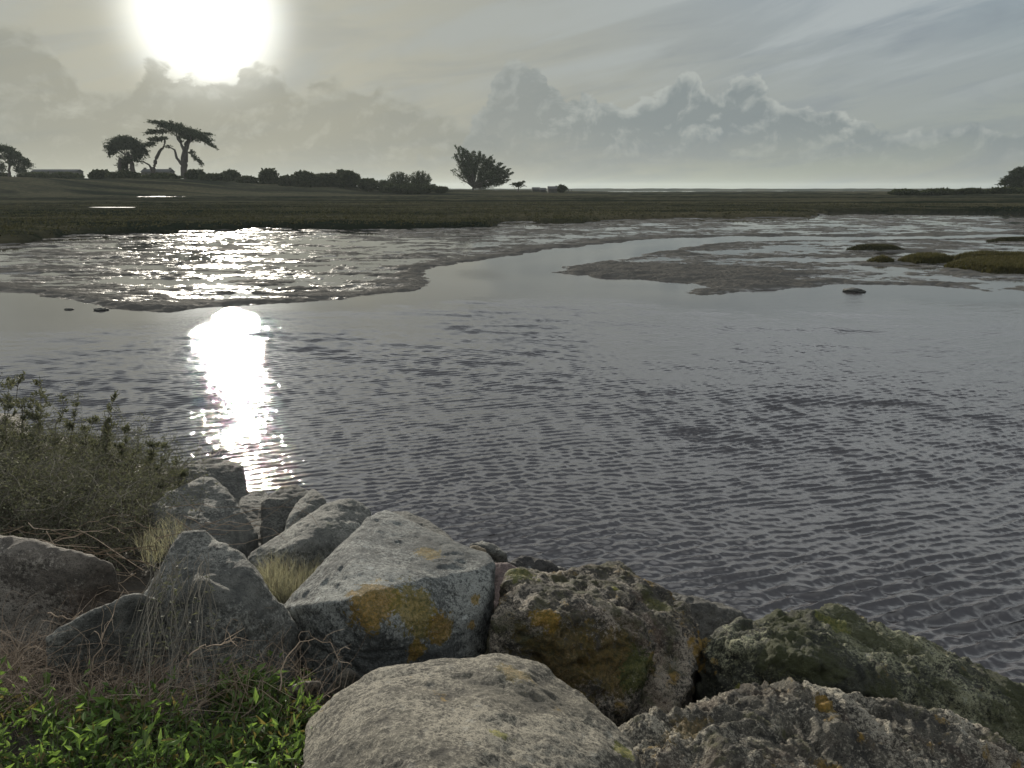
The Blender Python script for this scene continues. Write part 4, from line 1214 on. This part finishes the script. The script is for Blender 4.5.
# ------------------------------------------------------------------ plants on the near bank
def in_poly(px_poly, n, rng):
    pp = np.array(px_poly, float)
    x0, y0 = pp.min(0); x1, y1 = pp.max(0)
    out = []
    while len(out) < n:
        q = np.stack([x0 + (x1 - x0) * rng.random(n * 2), y0 + (y1 - y0) * rng.random(n * 2)], 1)
        k = sdf(pp, q[:, 0], q[:, 1]) > 0
        out += list(q[k])
    return np.array(out[:n])

def build_thicket():
    """dense twiggy shrub covering the upper left of the bank"""
    rng = np.random.default_rng(9)
    area = [(-120, 470), (-20, 462), (60, 464), (110, 466), (150, 478), (185, 497), (178, 520), (150, 545), (120, 570), (80, 580), (20, 560), (-120, 560)]
    root = empty('thicket_shrub', tuple(P(60, 520, 0)), 'dense tangled grey-green shrub covering the upper left of the bank', 'shrub')
    vs, vl = Veg(), Veg()
    roots = in_poly(area, 900, rng)
    for rx_, ry_ in roots:
        b = P(rx_, ry_, 0.02)
        hh = 0.34 + 0.22 * rng.random()
        hh *= 0.55 + 0.45 * float(sstep(np.array([190 - rx_]), 0, 60)[0])
        tip = b + np.array([rng.normal() * .22, rng.normal() * .22, hh])
        q = curve(b, tip, .12, rng, 6)
        vs.tube(q, .0045, .0012, 3)
        for k in range(6):
            j = rng.integers(1, 6); st = q[j]
            e = st + np.array([rng.normal() * .14, rng.normal() * .14, rng.normal() * .06 + .05])
            w = curve(st, e, .15, rng, 4)
            vs.tube(w, .0022, .0008, 3)
            t = rng.random(14)[:, None]
            vl.leaves(st + (e - st) * t + rng.normal(size=(14, 3)) * .02, .020, rng, up=.2, aspect=.35)
        t = .35 + .65 * rng.random(22)
        pos = np.stack([np.interp(t, np.linspace(0, 1, 6), q[:, i]) for i in range(3)], 1) + rng.normal(size=(22, 3)) * .03
        vl.leaves(pos, .022, rng, up=.3, aspect=.35)
    vs.build('stem', M_TWIG, root)
    vl.build('foliage', M_OLIVE, root)
    # long arching dry stems over it
    va = Veg()
    for i in range(60):
        px, py = rng.random() * 230 - 20, 505 + rng.random() * 75
        a = P(px, py, .35 + .1 * rng.random())
        b = a + np.array([rng.normal() * .45, rng.normal() * .12, rng.normal() * .08])
        q = curve(a, b, .12, rng, 8)
        va.tube(q, .0028, .0012, 3)
    va.build('dry_stem', M_DRY, root)
build_thicket()

def sprig(label, stems, h, seed, name='leafy_sprig'):
    """upright leafy stems; stems: [(base px, tip px)]"""
    rng = np.random.default_rng(seed)
    b0 = P(*stems[0][0], h)
    root = empty(name, tuple(b0), label, 'shrub', 'leafy shrubs against the water')
    vs, vl = Veg(), Veg()
    dist = np.linalg.norm(b0[:2])
    for (bx, by), (tx, ty) in stems:
        a = P(bx, by, h)
        t3 = at_y(tx, ty, a[1] + rng.normal() * .12)
        q = curve(a - [0, 0, .25], t3, .06, rng, 8)
        vs.tube(q, .006, .002, 4)
        L = np.linalg.norm(t3 - a)
        for k in range(9):
            j = rng.integers(2, 8); st = q[j]
            e = st + np.array([rng.normal() * .28, rng.normal() * .2, .12 + .25 * rng.random()]) * L * .45
            w = curve(st, e, .1, rng, 4)
            vs.tube(w, .003, .001, 3)
            t = (.25 + .8 * rng.random(22))[:, None]
            vl.leaves(st + (e - st) * t + rng.normal(size=(22, 3)) * .008, .034, rng, up=.5, aspect=.36)
        t = .4 + .6 * rng.random(24)
        pos = np.stack([np.interp(t, np.linspace(0, 1, 8), q[:, i]) for i in range(3)], 1) + rng.normal(size=(24, 3)) * .012
        vl.leaves(pos, .034, rng, up=.6, aspect=.36)
    vs.build('stem', M_TWIG, root)
    vl.build('foliage', M_OLIVE, root)
sprig('tall loose leafy sprigs at the left edge rising against the water', [((5, 440), (2, 372)), ((0, 440), (-15, 385)), ((14, 445), (12, 378)), ((20, 440), (40, 388)), ((-30, 440), (-40, 370)), ((-10, 445), (8, 395))], .5, 51)
sprig('spreading leafy bush against the water, between the tall left sprigs and the arched sprig', [((35, 448), (30, 398)), ((45, 448), (46, 402)), ((55, 450), (64, 403)), ((60, 450), (76, 408)), ((28, 450), (22, 410))], .5, 52)
sprig('single arched leafy sprig on the crest of the shrub, pointing right', [((84, 452), (113, 402)), ((90, 452), (104, 410)), ((80, 452), (92, 425))], .5, 53)
sprig('low leafy shoots along the right slope of the shrub crest', [((118, 462), (124, 432)), ((130, 466), (138, 442)), ((145, 472), (153, 447)), ((158, 476), (166, 448)), ((106, 458), (110, 430)), ((168, 482), (176, 458))], .42, 54)

def grass_tuft(label, area, h, hgt, n, mat, seed, name='grass_tuft', lean=(0, 0), wid=.003, grp=None):
    rng = np.random.default_rng(seed)
    q = in_poly(area, n, rng)
    pos = np.array([P(a, b, h) for a, b in q])
    c = pos.mean(0)
    root = empty(name, (c[0], c[1], bank_z(c[0], c[1])), label, 'grass', grp)
    v = Veg(); v.blades(pos, hgt, wid, rng, lean=lean, spread=.9)
    v.build('blades', mat, root)
    vs = Veg()
    for i in range(n // 14):
        a = pos[rng.integers(0, n)]
        e = a + np.array([rng.normal() * .3, rng.normal() * .3, .9]) * hgt
        vs.tube(curve(a, e, .15, rng, 5), .0016, .0007, 3)
    vs.build('seed_stem', M_DRY, root)
grass_tuft('tuft of pale dry grass nestling in the hollow below the smooth sloping boulder', [(258, 578), (300, 566), (326, 580), (322, 592), (290, 608), (272, 604)], .22, .14, 1800, M_STRAW, 61)
grass_tuft('pale dry grass fringe between the shrub and the top of the peaked boulder', [(135, 545), (170, 520), (190, 530), (176, 545), (150, 575)], .30, .10, 420, M_STRAW, 62)

# stems trailing down over the peaked boulder
def trailing():
    rng = np.random.default_rng(66)
    root = empty('trailing_stems', tuple(P(190, 640, .2)), 'thin trailing stems hanging down the front of the peaked boulder', 'plant')
    v, l = Veg(), Veg()
    for i in range(55):
        sx = 152 + rng.random() * 60; ex = sx - 45 + rng.random() * 75
        a = P(sx, 552 + rng.random() * 25, .68); b = P(ex, 655 + rng.random() * 45, .36)
        m_ = (a + b) / 2 + np.array([0, -.02, .06]) + rng.normal(size=3) * .03
        t = np.linspace(0, 1, 8)[:, None]
        q = a * (1 - t) ** 2 + 2 * m_ * t * (1 - t) + b * t ** 2 + rng.normal(size=(8, 3)) * .006
        v.tube(q, .0017, .0009, 3)
        if rng.random() < .5:
            tt = rng.random(10)
            pos = np.stack([np.interp(tt, np.linspace(0, 1, 8), q[:, i_]) for i_ in range(3)], 1)
            l.leaves(pos, .022, rng, up=-.1, aspect=.3)
    v.build('stem', M_TWIG, root); l.build('foliage', M_OLIVE, root)
trailing()

# tangle of dead twigs and dry grass
def dead_tangle():
    rng = np.random.default_rng(71)
    v = Veg()
    q = in_poly([(-40, 650), (50, 652), (100, 664), (165, 655), (205, 690), (190, 725), (60, 725), (-40, 720)], 1900, rng)
    for px, py in q:
        a = P(px, py, .08 + .17 * rng.random())
        d = rng.normal(size=3) * np.array([.10, .06, .035]) + np.array([.03, .02, .03])
        if rng.random() < .15: d = d * 1.6 + np.array([0, 0, .14])
        v.tube(curve(a, a + d, .22, rng, 6), .0009 + .0018 * rng.random() ** 2, .0006, 3)
    # clump at the right, by the small brown stone
    q = in_poly([(210, 680), (240, 662), (300, 655), (325, 680), (310, 720), (230, 720)], 130, rng)
    for px, py in q:
        a = P(px, py, .25)
        d = rng.normal(size=3) * np.array([.14, .10, .05]) + np.array([.02, .03, .12])
        v.tube(curve(a, a + d, .25, rng, 6), .0008 + .0012 * rng.random(), .0005, 3)
    tag(v.build('dead_twigs', M_DRY), 'tangle of dead brown twigs and dry stems above the green leaves at lower left', None, None, 'stuff')
dead_tangle()

def branch(label, pts, seed, r=.004):
    rng = np.random.default_rng(seed)
    root = empty('dry_branch', tuple(P(*pts[0])), label, 'branch', 'bare dry branches')
    v = Veg()
    q = np.array([P(*p) for p in pts])
    t = np.linspace(0, len(q) - 1, len(q) * 3)
    q = np.stack([np.interp(t, np.arange(len(q)), q[:, i]) for i in range(3)], 1)
    q[1:-1] += rng.normal(size=(len(q) - 2, 3)) * .004
    v.tube(q, r, r * .4, 5)
    v.build('stem', M_DRY, root, True)
    w = Veg()
    for i in range(8):
        a = q[rng.integers(len(q) // 3, len(q))]
        w.tube(curve(a, a + rng.normal(size=3) * .05 + [0, 0, .03], .2, rng, 4), r * .4, r * .2, 3)
    w.build('twig', M_DRY, root, True)
branch('hooked dry branch arching over the trailing stems on the peaked boulder', [(187, 668, .45), (190, 655, .5), (200, 647, .52), (215, 645, .53), (228, 642, .54), (236, 636, .56)], 1)
branch('pale dry stalk bending down before the orange lichen boulder', [(280, 690, .35), (285, 660, .45), (300, 642, .5), (328, 640, .5), (340, 662, .45)], 2, .003)
branch('forked dark dry twig standing before the narrow low boulder', [(88, 680, .3), (98, 650, .42), (108, 622, .52), (124, 590, .62)], 3, .0035)
branch('thin pale stalk lying before the wide warm-grey boulder', [(48, 613, .45), (62, 617, .44), (80, 621, .43)], 4, .003)

def green_cover():
    """fresh leaves in the lower left corner"""
    rng = np.random.default_rng(81)
    vl, vs = Veg(), Veg()
    q = in_poly([(-60, 730), (20, 712), (60, 730), (120, 712), (190, 718), (215, 700), (262, 676), (300, 700), (326, 740), (330, 800), (-60, 800)], 2600, rng)
    cl = fbm2(q[:, 0] / 45, q[:, 1] / 30, 3, 88)
    q = q[rng.random(len(q)) < 0.12 + 0.88 * sstep(cl, -.35, .45)]
    for px, py in q:
        b = P(px, py, .10 + .06 * rng.random())
        tip = b + np.array([rng.normal() * .06, rng.normal() * .06, .05 + .13 * rng.random()])
        c_ = curve(b, tip, .1, rng, 4)
        vs.tube(c_, .0018, .001, 3)
        n = 7
        t = (.2 + .85 * rng.random(n))[:, None]
        vl.leaves(b + (tip - b) * t + rng.normal(size=(n, 3)) * .010, .020 + .034 * rng.random(), rng, up=.15, aspect=.22 + .22 * rng.random())
    o = vl.build('ground_cover', M_GREEN)
    tag(o, 'fresh green narrow leaves covering the lower left corner of the bank', None, None, 'stuff')
    o2 = vs.build('ground_cover_stems', M_OLIVE); tag(o2, 'thin stems under the fresh green leaves', None, None, 'stuff')
green_cover()

# ------------------------------------------------------------------ air
def build_haze():
    me = bpy.data.meshes.new('haze')
    bm = bmesh.new(); bmesh.ops.create_cube(bm, size=1.0)
    for v in bm.verts:
        v.co.x *= 12800; v.co.y = (v.co.y + .5) * 6200 - 30; v.co.z = (v.co.z + .5) * 38 - 1.6
    bm.to_mesh(me); bm.free()
    m = bpy.data.materials.new('haze_air'); m.use_nodes = True
    g = NT(m.node_tree)
    out = g.n('ShaderNodeOutputMaterial'); pv = g.n('ShaderNodeVolumePrincipled')
    pv.inputs['Color'].default_value = (0.62, 0.70, 0.72, 1)
    pv.inputs['Density'].default_value = 0.00010
    pv.inputs['Anisotropy'].default_value = 0.30
    g.link(pv.outputs[0], out.inputs['Volume'])
    me.materials.append(m)
    o = link(bpy.data.objects.new('haze', me))
    tag(o, kind='stuff')
build_haze()
